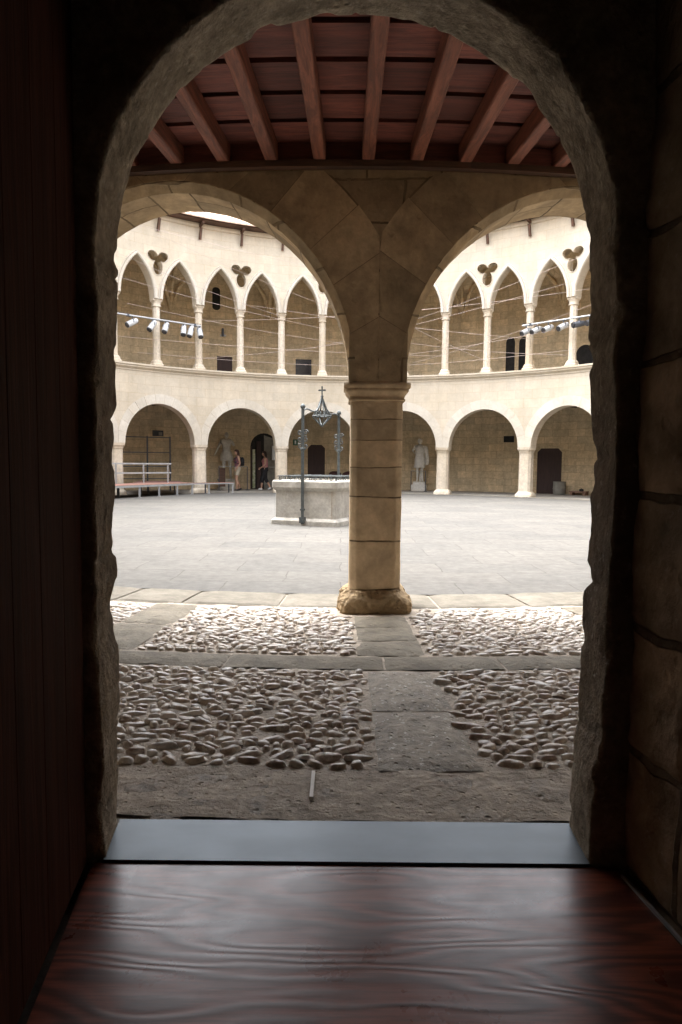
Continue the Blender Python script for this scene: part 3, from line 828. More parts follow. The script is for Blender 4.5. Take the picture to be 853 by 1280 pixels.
# lower arched doorway with a door ajar on a bright garden
da = -14.75
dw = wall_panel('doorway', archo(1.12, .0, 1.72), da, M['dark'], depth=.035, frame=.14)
def on_wall(a0, s, z, d=0, r=RB):
    return P(a0, r-d, z)+Vector((math.cos(R(a0)), -math.sin(R(a0)), 0))*s
mb = MB(); mb.face([on_wall(da, -.47, .03, .05), on_wall(da, -.36, .03, .05), on_wall(da, -.36, 1.62, .05), on_wall(da, -.47, 1.62, .05)]); mb.build('garden_gap', M['garden'], dw)
mb = MB()
mb.bar(on_wall(da, -.52, 0, .05), on_wall(da, -.52, 1.75, .05), .05); mb.bar(on_wall(da, -.22, 0, .06), on_wall(da, -.22, 1.95, .06), .18, .04, up=P(da, 1, 0)-P(da, 0, 0)); mb.build('door', M['fardoor'], dw)
mb = MB(); mb.face([on_wall(da, .0, .0, .045), on_wall(da, .50, .0, .045), on_wall(da, .50, 1.75, .045), on_wall(da, .35, 2.08, .045), on_wall(da, .0, 2.2, .045)]); mb.build('inner_wall', M['drum'], dw)
mb = MB(); mb.tube([on_wall(da, .2, .90, .08), on_wall(da, .5, .90, .08)], .018); mb.build('handrail', M['alu'], dw)
# upper openings
slot = [(.12*math.cos(t)*1.3, 7.85+.12*math.sin(t)) for t in [math.pi*k/8 for k in range(9)]]+[(.156*math.cos(t), 7.2+.12*math.sin(t)) for t in [math.pi+math.pi*k/8 for k in range(9)]]
wall_panel('slit_window', slot, -23.1, M['dark'])
wall_panel('door', rect(.62, 3.5, 5.29), -21.7, M['fardoor'], frame=.05)['label'] = 'brown door top showing above the parapet'
wall_panel('door', rect(.66, 3.5, 5.33), -7.7, M['glass'], frame=.05)['label'] = 'dark blue grey door top showing above the parapet'
lw = wall_panel('lancet_window', archo(.36, 4.3, 5.80, k=1.3), 28.85, M['dark'], frame=.07)
wall_panel('lancet_window', archo(.36, 4.3, 5.76, k=1.3), 31.05, M['dark'], frame=.07)
wall_panel('arched_window', archo(.66, 4.3, 5.15), 41.2, M['dark'], frame=.08)
wall_panel('blocked_window', rect(.52, 4.3, 5.23), 15.6, M['back'], depth=.03)
# wall-mounted small things
def small(name, label, cat, mbs, group=None):
    """mbs: list of (part name, mb, mat, origin)"""
    t = thing(name, label, cat, mbs[0][3] if len(mbs[0]) > 3 else (0, 0, 0), 0, group)
    for it in mbs: it[1].build(it[0], it[2], t)
    return t
c = on_wall(-22.08, 0, 6.05, .12)
h = MB(); h.lathe([(.03, .0), (.05, .02), (.05, .30), (.02, .33)], c=c, n=10); 
k_ = MB(); k_.box(c+Vector((0, .05, .05)), (.22, .1, .07))
small('wall_lamp', 'small grey lamp on the upper gallery wall above the brown door', 'lamp', [('lamp_tube', h, M['lampgrey'], c), ('bracket', k_, M['white'])])
a_ = -9.1; c = on_wall(a_, 0, 1.93, .04)
def flatbox(a, s, z, w_, h_, t, d):
    mb = MB(); ux = Vector((math.cos(R(a)), -math.sin(R(a)), 0)); uy = Vector((math.sin(R(a)), math.cos(R(a)), 0))
    mb.box(on_wall(a, s, z, d), (w_, t, h_), Matrix((ux, uy, (0, 0, 1))).transposed()); return mb
small('exit_sign', 'small dark green sign with a white arrow left of the door behind the well', 'sign', [('panel', flatbox(a_, 0, 1.93, .2, .24, .03, .03), M['green'], c), ('arrow', flatbox(a_, 0, 1.93, .06, .14, .01, .055), M['sign'])])
small('wall_notice', 'pale blue white notice at the right side of the arched doorway', 'sign', [('panel', flatbox(-13.0, 0, 1.48, .18, .56, .02, .30), M['sign'], on_wall(-13.0, 0, 1.2, .3)), ('backing', flatbox(-13.0, 0, 1.48, .20, .6, .25, .16), M['alu'])])
small('wall_picture', 'small dark screen with a pale corner above the stage', 'screen', [('frame', flatbox(-33.3, 0, 2.17, .40, .22, .03, .04), M['black'], on_wall(-33.3, 0, 2.1, .04)), ('pale_corner', flatbox(-33.3, .09, 2.15, .14, .13, .01, .062), M['drum'])])

# far gallery ceilings
fc = thing('timber_ceiling', 'dark timber ceiling over the ground floor gallery across the courtyard', 'ceiling', P(0, 11.7, 3.3))
mb = MB(); ring_profile(mb, [(RO, 3.36), (RB, 3.36)], -160, 160); mb.build('boards', M['gceil'], fc)
mb = MB()
for i in range(-33, 34):
    a = i*2.0; mb.bar(P(a, RO, 3.28), P(a, RB, 3.28), .09, .14)
mb.build('joists', M['gceil'], fc)
vault = thing('gallery_vault', 'ribbed stone vault over the upper gallery', 'vault', P(0, 11.7, 7))
mb = MB(); rib = MB(); r0, r1 = RO-.06, RB; rc_, hw = (r0+r1)/2, (r1-r0)/2
def vz(u, s, hs_):
    hA = math.sqrt(max(0, 1-u*u)); hB = math.sqrt(max(0, 1-(abs(s)/hs_)**2))
    return 6.9+1.75*max(hA, hB)
for a0, a1 in bays:
    if abs(norm((a0+a1)/2)) > 75:
        for i in range(3):
            b0 = a0+(a1-a0)*i/3; b1 = a0+(a1-a0)*(i+1)/3
            mb.face([P(b0, r0, 8.65), P(b1, r0, 8.65), P(b1, r1, 8.65), P(b0, r1, 8.65)])
        continue
    na, nb = 16, 10
    for i in range(na):
        for j in range(nb):
            q = []
            for di, dj in ((0, 0), (1, 0), (1, 1), (0, 1)):
                s = -1+2*(i+di)/na; u = -1+2*(j+dj)/nb
                q.append(P((a0+a1)/2+s*(a1-a0)/2, rc_+u*hw, vz(u, s, 1)))
            mb.face(q, smooth=True)
    for sg in (1, -1):
        pts = []
        for k in range(17):
            s = -1+2*k/16; u = s*sg
            pts.append(P((a0+a1)/2+s*.995*(a1-a0)/2, rc_+u*hw*.97, vz(u, s, 1)-.03))
        rib.tube(pts, .07, 6)
    pts = [P(a0, rc_+u*hw*.97, 6.9+1.75*math.sqrt(max(0, 1-u*u))-.02) for u in [-1+2*k/14 for k in range(15)]]
    rib.tube(pts, .08, 6)
mb.build('vault_cells', M['back'], vault); rib.build('ribs', M['back'], vault)
mb = MB(); ring_profile(mb, [(RO, 3.52), (RB, 3.52)]); tag(mb.build('upper_gallery_floor', M['galfloor']), kind='structure')

# roof with barrel tiles
roof = thing('tiled_roof', 'terracotta tiled roof edge on wooden brackets above the pointed arcade', 'roof', P(0, RI, 9.1))
mb = MB(); ring_profile(mb, [(RI-.40, ZEAVE), (RI-.40, ZEAVE+.03), (RB+.6, ZEAVE+2.62), (RB+.6, ZEAVE+2.5), (RI+.3, ZEAVE+.01), (RI-.40, ZEAVE)], st=2); mb.build('roof_slab', M['gceil'], roof)
mb = MB()
for i in range(-150, 151):
    a = i*.44
    sl = 2.59/(RB+.6-(RI-.40))
    pr = [(-.048, 0), (-.036, .03), (0, .048), (.036, .03), (.048, 0)]
    for k in range(11):
        rA = RI-.49+k*.42; rB = rA+.44
        za = ZEAVE+.05+(rA-RI+.40)*sl+.02; zb = ZEAVE+.05+(rB-RI+.40)*sl
        ux = Vector((math.cos(R(a)), -math.sin(R(a)), 0))
        q0 = [P(a, rA, za)+ux*x*1.15+Vector((0, 0, z*1.2)) for x, z in pr]; q1 = [P(a, rB, zb)+ux*x+Vector((0, 0, z)) for x, z in pr]
        mb.loft([q0, q1], cap=True, closed=False)
mb.build('barrel_tiles', M['tile'], roof)
mb = MB()
for a in ups:
    a = norm(a)
    if abs(a) > 66: continue
    mb = MB(); 
    mb.bar(P(a, RI+.05, 9.05), P(a, RI-.36, 9.10), .08, .09)
    mb.bar(P(a, RI+.0, 8.60), P(a, RI-.12, 8.98), .07, .10)
    mb.build('bracket', M['gceil'], roof)

# ------------------------------------------------------------------ near gallery ceiling: beams and boards
ceil = thing('beamed_ceiling', 'red brown ceiling of close set beams and cross boards over the near gallery', 'ceiling', P(180, 11.7, 3.2))
mb = MB()
for k in range(9):
    r0_ = 10.26+k*.335
    for j in range(-9, 9):
        a0 = 180+j*1.89; a1 = a0+1.89
        mb2 = [P(a0, r0_, 3.335), P(a1, r0_, 3.335), P(a1, r0_+.285, 3.335), P(a0, r0_+.285, 3.335)]
        up_ = [p+Vector((0, 0, .03)) for p in mb2]
        uo = rnd.random()*20
        mb.face(mb2, [(R(a0)*10+uo, r0_), (R(a1)*10+uo, r0_), (R(a1)*10+uo, r0_+.285), (R(a0)*10+uo, r0_+.285)])
        for i in range(4): mb.face([mb2[i], mb2[(i+1) % 4], up_[(i+1) % 4], up_[i]])
mb.build('boards', M['plank'], ceil)
mb = MB(); ring_profile(mb, [(10.2, 3.43), (RB+.1, 3.43)], 160, 200); mb.build('upper_boards', M['gceil'], ceil)
for j in range(-8, 9):
    a = 180+j*1.89; mb = MB()
    L0, L1 = P(a, 10.25, 3.262), P(a, RB, 3.262); d_ = (L1-L0).normalized(); sx = Vector((d_.y, -d_.x, 0))
    segs = 10; hwid, hh = .043, .064; rings = []
    sd = rnd.random()*50
    for t in range(segs+1):
        c = L0.lerp(L1, t/segs); e = .003*noise.noise(Vector((t*.7, sd, 0)))
        rings.append([c+sx*(-hwid+e)+Vector((0, 0, -hh+.008)), c+sx*(-hwid+.008)+Vector((0, 0, -hh+e)), c+sx*(hwid-.008)+Vector((0, 0, -hh+e)), c+sx*(hwid+e)+Vector((0, 0, -hh+.008)), c+sx*hwid+Vector((0, 0, hh)), c-sx*hwid+Vector((0, 0, hh))])
    b = len(mb.v); mb.loft(rings, smooth=False)
    mb.uv = [[(v+sd, u*.8) for u, v in q] for q in mb.uv]
    mb.build('beam', M['beam'], ceil)
mb = MB(); ring_profile(mb, [(10.262, 3.2), (10.262, 3.46), (10.25, 3.46)], 162, 198); mb.build('blocking_board', M['plank'], ceil)
mb = MB(); ring_profile(mb, [(10.25, 3.155), (10.31, 3.155), (10.31, 3.199), (10.25, 3.199), (10.25, 3.155)], 162, 198); mb.build('wall_plate', M['gceil'], ceil)

# ------------------------------------------------------------------ stone doorway
LN = [(0, -.638), (.05, -.645), (.5, -.650), (1.05, -.652), (1.67, -.641)]
LF = [(0, -.668), (.3, -.664), (.55, -.664), (.565, -.669), (.60, -.680), (.70, -.678), (.75, -.664), (.82, -.666), (.835, -.682), (.86, -.670), (1.2, -.662), (1.67, -.648)]
RN = [(0, .69), (.27, .693), (.31, .710), (.335, .712), (.345, .722), (.7, .722), (1.06, .726), (1.47, .718), (1.67, .704)]
RF = [(0, .706), (.2, .704), (.30, .710), (.32, .716), (.72, .722), (.75, .735), (.80, .732), (1.1, .735), (1.5, .712), (1.67, .704)]
ZS, AC, AR = 1.67, .03, .676
path = []
dz = .0115
z = -.07
while z < ZS: path.append(('L', z)); z += dz
na_ = 190
for k in range(na_+1): path.append(('A', math.pi*k/na_))
z = ZS-dz
while z > -.072: path.append(('R', z)); z -= dz
YN, YF = 1.79, 2.0
joints_j = {'L': [.30, .83, 1.22, 1.62], 'R': [.335, .76, 1.12, 1.45], 'A': [.22, .55, .9, 1.22, 1.57, 1.9, 2.25, 2.6, 2.92]}
sec = [(YF+.0, 1.25, 0), (YF, .6, 0), (YF, .25, 0), (YF, .12, 1), (YF, .05, 1), (YF-.003, .012, 1)]
NS = 20
for k in range(1, NS): sec.append((YF-(YF-YN)*k/NS, 0, 1))
sec += [(YN+.003, .010, 1), (YN, .04, 1), (YN, .08, 1), (YN, .14, 1), (YN, .3, 0), (YN, .7, 0), (YN, 1.25, 0)]
rings = []
for kind, t in path:
    ring_ = []
    for y, off, rgh in sec:
        f = (y-YN)/(YF-YN)
        if kind == 'L': x = lerp_tab(LN, t)*(1-f)+lerp_tab(LF, t)*f; p = Vector((x, y, t)); nrm = Vector((-1, 0, 0))
        elif kind == 'R': x = lerp_tab(RN, t)*(1-f)+lerp_tab(RF, t)*f; p = Vector((x, y, t)); nrm = Vector((1, 0, 0))
        else:
            xl = lerp_tab(LN, ZS)*(1-f)+lerp_tab(LF, ZS)*f; xr = lerp_tab(RN, ZS)*(1-f)+lerp_tab(RF, ZS)*f
            cc = (xl+xr)/2; ar = (xr-xl)/2
            rad = ar + .004*math.sin(t)
            p = Vector((cc-rad*math.cos(t), y, ZS+rad*math.sin(t))); nrm = Vector((-math.cos(t), 0, math.sin(t)))
        dj = 0
        for jz in joints_j[kind]:
            dd = abs(t-jz)*(1 if kind != 'A' else .68); dj += .010*math.exp(-(dd/.006)**2)*(.5+.8*noise.noise(Vector((jz*9, y*8, 1))))
        nse = noise.fractal(p*Vector((5, 9, 5)).x/5*7, .85, 2.1, 5)
        n2 = noise.noise(p*3.1+Vector((9, 2, 4)))
        edge = math.exp(-((y-YN)/.03)**2)+math.exp(-((y-YF)/.03)**2)
        chip = max(0, noise.noise(p*11+Vector((3, 3, 3)))-.12)*.04*edge
        amp = (.0065 if kind != 'A' else .0045)
        dsp = amp*nse+(.006 if kind != 'A' else .003)*n2+dj+chip if rgh else 0
        p = p+nrm*(off+dsp)
        if off > .03 and rgh: p.y += .006*nse*(-1 if y < 1.9 else 1)
        ring_.append(p)
    rings.append(ring_)
dw_ = thing('stone_doorway', 'rough stone round arched doorway framing the view', 'doorway', (0, 1.9, 0))
mb = MB(); mb.loft(rings, cap=False, closed=False); mb.build('arch_surround', M['jamb'], dw_)

# ------------------------------------------------------------------ passage we stand in
def rough_sheet(A, B, z0, z1, nx, nz_, amp, seed, nrm):
    A = Vector(A); B = Vector(B); nrm = Vector(nrm); mb = MB(); L = (B-A).length
    for j in range(nz_+1):
        for i in range(nx+1):
            p = A.lerp(B, i/nx); p.z = z0+(z1-z0)*j/nz_
            zz = p.z; u = L*i/nx
            row = int(zz/.34); jt = min(abs(zz-row*.34), abs(zz-(row+1)*.34)); uu = (u+(.25 if row % 2 else 0)) % .5; jt2 = min(uu, .5-uu)
            g_ = .010*math.exp(-(jt/.010)**2)+.009*math.exp(-(jt2/.010)**2)
            p = p+nrm*(amp*noise.fractal(p*6+Vector((seed, 0, 0)), .85, 2.1, 5)+.012*noise.noise(Vector((row*3.1, int((u+(.25 if row % 2 else 0))/.5)*2.7, seed)))-g_)
            mb.v.append(tuple(p))
    for j in range(nz_):
        for i in range(nx):
            ids = (j*(nx+1)+i, j*(nx+1)+i+1, (j+1)*(nx+1)+i+1, (j+1)*(nx+1)+i)
            mb.f.append(ids); mb.uv.append([(L*(k % (nx+1))/nx, z0+(z1-z0)*(k//(nx+1))/nz_) for k in ids]); mb.sm.append(True); mb.mi.append(0)
    return mb
pw = thing('passage_wall', 'rough stone block wall of the dark passage on the right', 'wall', (.9, .8, 0))
rough_sheet((.782, 1.80, 0), (.905, .75, 0), -.05, 3.0, 110, 260, .010, 4, (-1, -.1, 0)).build('masonry', M['roughwall'], pw)
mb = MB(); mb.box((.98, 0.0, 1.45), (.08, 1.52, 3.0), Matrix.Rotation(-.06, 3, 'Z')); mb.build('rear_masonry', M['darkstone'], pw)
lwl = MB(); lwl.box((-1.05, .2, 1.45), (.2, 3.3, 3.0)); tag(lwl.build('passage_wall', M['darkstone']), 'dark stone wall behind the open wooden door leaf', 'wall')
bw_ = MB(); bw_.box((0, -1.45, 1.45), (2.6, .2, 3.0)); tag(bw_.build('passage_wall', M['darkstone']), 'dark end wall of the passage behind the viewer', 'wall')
vt = MB(); ring2 = []
for y in (1.785, -1.5):
    ring2.append([Vector((-1.15*math.cos(math.pi*k/16), y, 2.1+.85*math.sin(math.pi*k/16))) for k in range(17)])
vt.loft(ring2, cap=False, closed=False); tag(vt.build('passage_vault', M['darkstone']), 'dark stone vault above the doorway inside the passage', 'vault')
# unseen cover added so that no daylight leaks round the vault
cv = MB(); cv.box((0, .2, 3.12), (3.8, 3.5, .2)); tag(cv.build('daylight_cover', M['darkstone']), kind='structure')
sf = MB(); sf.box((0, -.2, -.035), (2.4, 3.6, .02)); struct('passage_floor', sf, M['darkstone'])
# timber floor
fl = MB()
x0a, x1a = (-.672, .742)
pts = [(-.636, 1.783), (.715, 1.783), (.86, .55), (-.53, .55)]
pts = [(-.672, 1.783), (.765, 1.783), (.80, 1.35), (.86, .55), (-.53, .55), (-.60, 1.2)]
top = [Vector((x, y, 0)) for x, y in pts]; bot = [Vector((x, y, -.025)) for x, y in pts]
fl.face(top)
for i in range(len(pts)):
    j = (i+1) % len(pts); fl.face([top[i], top[j], bot[j], bot[i]])
struct('timber_floor', fl, M['floor'])
# threshold plate : thin sheet steel following the jambs
tp = MB(); pl_ = [(-.646, 1.787), (.692, 1.787), (.712, 1.999), (-.667, 1.999)]
t_ = [Vector((x, y, .007)) for x, y in pl_]; b2 = [Vector((x, y, -.02)) for x, y in pl_]; tp.face(t_)
for i in range(4): tp.face([t_[i], t_[(i+1) % 4], b2[(i+1) % 4], b2[i]])
tag(tp.build('threshold_plate', M['plate']), 'blue grey steel sheet across the door threshold', 'threshold')
es = MB(); es.bar((.762, 1.74, .004), (.812, 1.38, .004), .007, .008); es.bar((.812, 1.38, .004), (.875, .9, .004), .007, .008)
tag(es.build('edge_strip', M['alu']), 'thin metal strip along the wooden floor at the right wall', 'trim')
# open door leaf
dl = thing('wooden_door', 'dark brown plank door leaf standing open on the left', 'door', (-.69, 1.77, 0))
A0, A1 = Vector((-.684, 1.775, 0)), Vector((-.60, 1.10, 0)); dv = (A1-A0); Lw = dv.length; dv.normalize(); dn = Vector((-dv.y, dv.x, 0)); dn = dn if dn.x < 0 else -dn
nb_ = 4
for k in range(nb_):
    s0, s1 = Lw*k/nb_+.0006, Lw*(k+1)/nb_-.0006; mb = MB()
    prof = [(s0, .0015), (s0+.0015, 0), (s1-.0015, 0), (s1, .0015), (s1, .05), (s0, .05)]
    mb.loft([[A0+dv*s+dn*d_+Vector((0, 0, zz)) for s, d_ in prof] for zz in [.012+2.63*q/12 for q in range(13)]], smooth=False)
    mb.build('board', M['door'], dl)
mb = MB()
for zz in (.35, 2.2): mb.bar(A0+dn*.065+Vector((0, 0, zz)), A1+dn*.065+Vector((0, 0, zz)), .03, .14)
mb.build('ledge', M['door'], dl)
# ------------------------------------------------------------------ the well
wx, wy = -.365, 12.5; wa = -math.atan2(.392, .918)      # front face normal towards the camera
well = thing('stone_well', 'square pale stone well with a wrought iron crown frame and cross in the courtyard', 'well', (wx, wy, 0), 0)
mr = Matrix.Rotation(wa, 3, 'Z')
def W(x, y, z): return mr @ Vector((x, y, z)) + Vector((wx, wy, 0))
def well_sq(prof, sub=10, rough=.006, seed=3):
    mb = MB()
    rings = []
    for hx, hy, ch, z in prof:
        q = [(hx-ch, -hy), (hx, -hy+ch), (hx, hy-ch), (hx-ch, hy), (-hx+ch, hy), (-hx, hy-ch), (-hx, -hy+ch), (-hx+ch, -hy)]
        r_ = []
        for i in range(8):
            A, B = q[i], q[(i+1) % 8]; m = sub if i % 2 else 1
            for t in range(m):
                p = W(A[0]+(B[0]-A[0])*t/m, A[1]+(B[1]-A[1])*t/m, z)
                nn = noise.fractal(p*5+Vector((seed, 0, 0)), .8, 2, 4); dv_ = (p-Vector((wx, wy, p.z))).normalized(); r_.append(p+dv_*nn*rough)
        rings.append(r_)
    mb.loft(rings, smooth=False); return mb
HX, HY = .585, .70
well_sq([(HX, HY, .02, .10), (HX, HY, .02, .3), (HX, HY, .02, .5), (HX-.005, HY-.005, .02, .66)]).build('body', M['well'], well)
well_sq([(HX+.06, HY+.06, .03, -.02), (HX+.06, HY+.06, .03, .075), (HX+.03, HY+.03, .03, .105), (HX+.004, HY+.004, .02, .125)], rough=.012, seed=8).build('base_moulding', M['well'], well)
well_sq([(HX+.004, HY+.004, .02, .60), (HX+.03, HY+.03, .02, .63), (HX+.05, HY+.05, .03, .66), (HX+.05, HY+.05, .03, .76), (HX+.035, HY+.035, .03, .785), (.45, .55, .03, .787), (.45, .55, .03, .5)], rough=.008, seed=5).build('rim', M['well'], well)
# joints carved pilaster on the right of the front face
mb = MB()
mb.bar(W(HX-.06, -HY-.004, .12), W(HX-.06, -HY-.004, .64), .012, .010); mb.build('corner_joint', M['mortar'], well)
# iron grille over the mouth
mb = MB()
def scroll(mb, c, ax, az, r, turns, t0, sgn=1, th=.011, n=18):
    pts = []
    for k in range(n+1):
        f = k/n; rr_ = r*(1-.8*f); t = t0+sgn*turns*2*math.pi*f
        pts.append(Vector(c)+Vector(ax)*(rr_*math.cos(t))+Vector(az)*(rr_*math.sin(t)))
    mb.tube(pts, th, 5)
for sy in (-1, 1): mb.bar(W(-HX+.03, sy*(HY-.03), .855), W(HX-.03, sy*(HY-.03), .855), .02, .014)
for sx in (-1, 1): mb.bar(W(sx*(HX-.03), -HY+.03, .855), W(sx*(HX-.03), HY-.03, .855), .02, .014)
ex = mr @ Vector((1, 0, 0)); ey = mr @ Vector((0, 1, 0)); ez = Vector((0, 0, 1))
for sy in (-1, 1):
    for k in range(11):
        x = -HX+.08+k*.1; scroll(mb, W(x, sy*(HY-.03), .820), ex, ez, .036, 1.2, k*1.3, 1 if k % 2 else -1, .007, 12)
for sx in (-1, 1):
    for k in range(12):
        scroll(mb, W(sx*(HX-.03), -HY+.1+k*.108, .820), ey, ez, .036, 1.2, k*1.3, 1 if k % 2 else -1, .007, 12)
for k in range(6): mb.tube([W(-HX+.05+k*.22, -HY+.03, .86), W(-HX+.05+k*.22, HY-.03, .86)], .009, 5)
mb.build('iron_grille', M['iron'], well)
# posts
for sy, zb in ((-1, .03), (1, .03)):
    mb = MB(); py = sy*(HY+.085)
    mb.bar(W(0, py, zb), W(0, py, 2.02), .052, .052)
    mb.box(W(0, py, .10), (.09, .09, .10), mr); mb.box(W(0, py, .28), (.065, .065, .03), mr)
    mb.lathe([(.0, 2.02), (.035, 2.03), (.045, 2.06), (.03, 2.10), (.0, 2.115)], c=W(0, py, 0), n=10)
    p_ = mb.build('post', M['iron'], well)
    mb = MB(); side = -sy
    for s_ in (-1, 1):
        for q, (zc, rr_) in enumerate(((1.62, .05), (1.50, .055), (1.38, .05))):
            scroll(mb, W(s_*.055, py, zc), ex, ez, rr_, 1.3, 1.2*q, s_, .010, 14)
    mb.lathe([(.03, 1.30), (.05, 1.33), (.03, 1.36)], c=W(0, py, 0), n=8)
    mb.build('scrollwork', M['iron'], p_)
mb = MB(); cz = 2.0
def arcp(pts): mb.tube(pts, .014, 6)
for sy in (-1, 1):
    P0, P1, P2, P3 = W(0, sy*(HY+.085), 1.98), W(0, sy*.55, 2.16), W(0, sy*.25, 1.78), W(0, sy*.02, 2.30)
    arcp([P0*(1-t)**3+P1*3*t*(1-t)**2+P2*3*t*t*(1-t)+P3*t**3 for t in [k/18 for k in range(19)]])
for k in range(6):
    t = k*math.pi/3+.2; dx, dy = math.cos(t), math.sin(t)
    prof = [(.02, 2.26), (.05, 2.18), (.09, 2.08), (.16, 1.98), (.17, 1.93), (.10, 1.86), (.03, 1.79), (.0, 1.76)]
    mb.tube([W(dx*r_, dy*r_, z) for r_, z in prof], .012, 5)
    scroll(mb, W(dx*.10, dy*.10, 2.0), mr @ Vector((dx, dy, 0)), ez, .05, 1.3, .5, 1, .009, 12)
mb.tube([W(math.cos(t)*.17, math.sin(t)*.17, 1.95) for t in [2*math.pi*k/20 for k in range(20)]], .012, 5, closed=True)
mb.lathe([(.0, 2.24), (.03, 2.26), (.015, 2.29), (.03, 2.31), (.012, 2.33)], c=W(0, 0, 0), n=8)
mb.build('crown', M['iron'], well)
mb = MB(); mb.bar(W(0, 0, 2.30), W(0, 0, 2.48), .025, .025); mb.bar(W(-.055, 0, 2.42), W(.055, 0, 2.42), .025, .025)
for q in ((0, 2.48), (-.06, 2.42), (.06, 2.42)): mb.lathe([(0, -.02), (.02, 0), (0, .02)], c=W(q[0], 0, q[1]), n=6)
mb.build('cross', M['iron'], well)

# ------------------------------------------------------------------ stage, bench platform, railing, frame
def platform(name, label, cat, poly, ztop, th, legs, legs_back, edge_m=M['alu'], top_m=M['deck'], group=None):
    t = thing(name, label, cat, (*poly[0], 0), 0, group)
    mb = MB(); top = [Vector((x, y, ztop)) for x, y in poly]; lo = [Vector((x, y, ztop-.012)) for x, y in poly]
    mb.face(top); 
    for i in range(len(poly)):
        j = (i+1) % len(poly); mb.face([top[i], top[j], lo[j], lo[i]])
    mb.face(lo[::-1]); mb.build('deck', top_m, t)
    mb = MB()
    for i in range(len(poly)):
        a, b = Vector((*poly[i], ztop-.016-th/2)), Vector((*poly[(i+1) % len(poly)], ztop-.016-th/2)); mb.bar(a, b, .04, th)
    mb.build('frame', edge_m, t)
    for (x, y) in legs:
        mb = MB(); mb.bar((x, y, .0), (x, y, ztop-.02-th/2), .05, .05); mb.box((x, y, .008), (.09, .09, .016)); mb.build('leg', edge_m, t)
    for (x, y) in legs_back:
        mb = MB(); mb.bar((x, y, .0), (x, y, ztop-.02-th/2), .04, .04); mb.build('leg', M['lampgrey'], t)
    return t
fa, fb_ = Vector((-6.62, 19.35)), Vector((-5.0, 22.9))
lp = [tuple(fa.lerp(fb_, f)) for f in (.02, .32, .55, .78, .985)]
platform('stage', 'low stage with a faded red deck on grey legs at the left of the courtyard', 'stage',
         [(-6.62, 19.35), (-5.0, 22.9), (-5.45, 23.2), (-6.0, 25.2), (-7.3, 24.4), (-6.85, 22.3), (-6.85, 21.55), (-7.9, 19.9)], .385, .06, lp,
         [(-5.6, 22.75), (-6.3, 22.1), (-7.0, 21.2), (-7.5, 20.4), (-6.3, 21.3), (-6.7, 20.4)])
platform('platform_bench', 'narrow low platform continuing the stage to the right towards the two women', 'platform',
         [(-4.98, 22.88), (-3.80, 24.0), (-3.98, 24.14), (-5.14, 23.04)], .375, .035, [(-4.55, 23.3), (-3.84, 23.98)], [(-4.7, 23.42), (-4.0, 24.1)])
rl = thing('stage_railing', 'grey metal railing along the back edge of the stage', 'railing', (-6.5, 22.2, .385))
pa, pb = Vector((-7.12, 21.2, .385)), Vector((-5.80, 22.88, .385))
for f in (.04, .52, .97):
    p = pa.lerp(pb, f); mb = MB(); mb.bar(p, p+Vector((0, 0, .64)), .045); mb.build('post', M['alu'], rl)
for z in (.63, .33):
    mb = MB(); mb.bar(pa+Vector((-.2, -.2, z)), pb+Vector((.04, .05, z)), .05, .05); mb.build('rail', M['alu'], rl)
sc_ = thing('metal_frame', 'tall dark metal frame standing behind the stage railing', 'frame', (-7.1, 25.1, 0))
fp = [Vector((-8.0, 24.6, 0)), Vector((-7.17, 25.1, 0)), Vector((-6.43, 25.5, 0))]
for p in fp:
    mb = MB(); mb.bar(p, p+Vector((0, 0, 2.02)), .05); mb.build('post', M['lampgrey'], sc_)
for (i, j, z) in ((0, 1, 1.98), (1, 2, 1.98), (1, 2, 1.42), (0, 1, 1.42), (0, 1, .9), (1, 2, .9), (0, 2, .45)):
    mb = MB(); mb.bar(fp[i]+Vector((0, 0, z)), fp[j]+Vector((0, 0, z)), .035); mb.build('crossbar', M['lampgrey'], sc_)

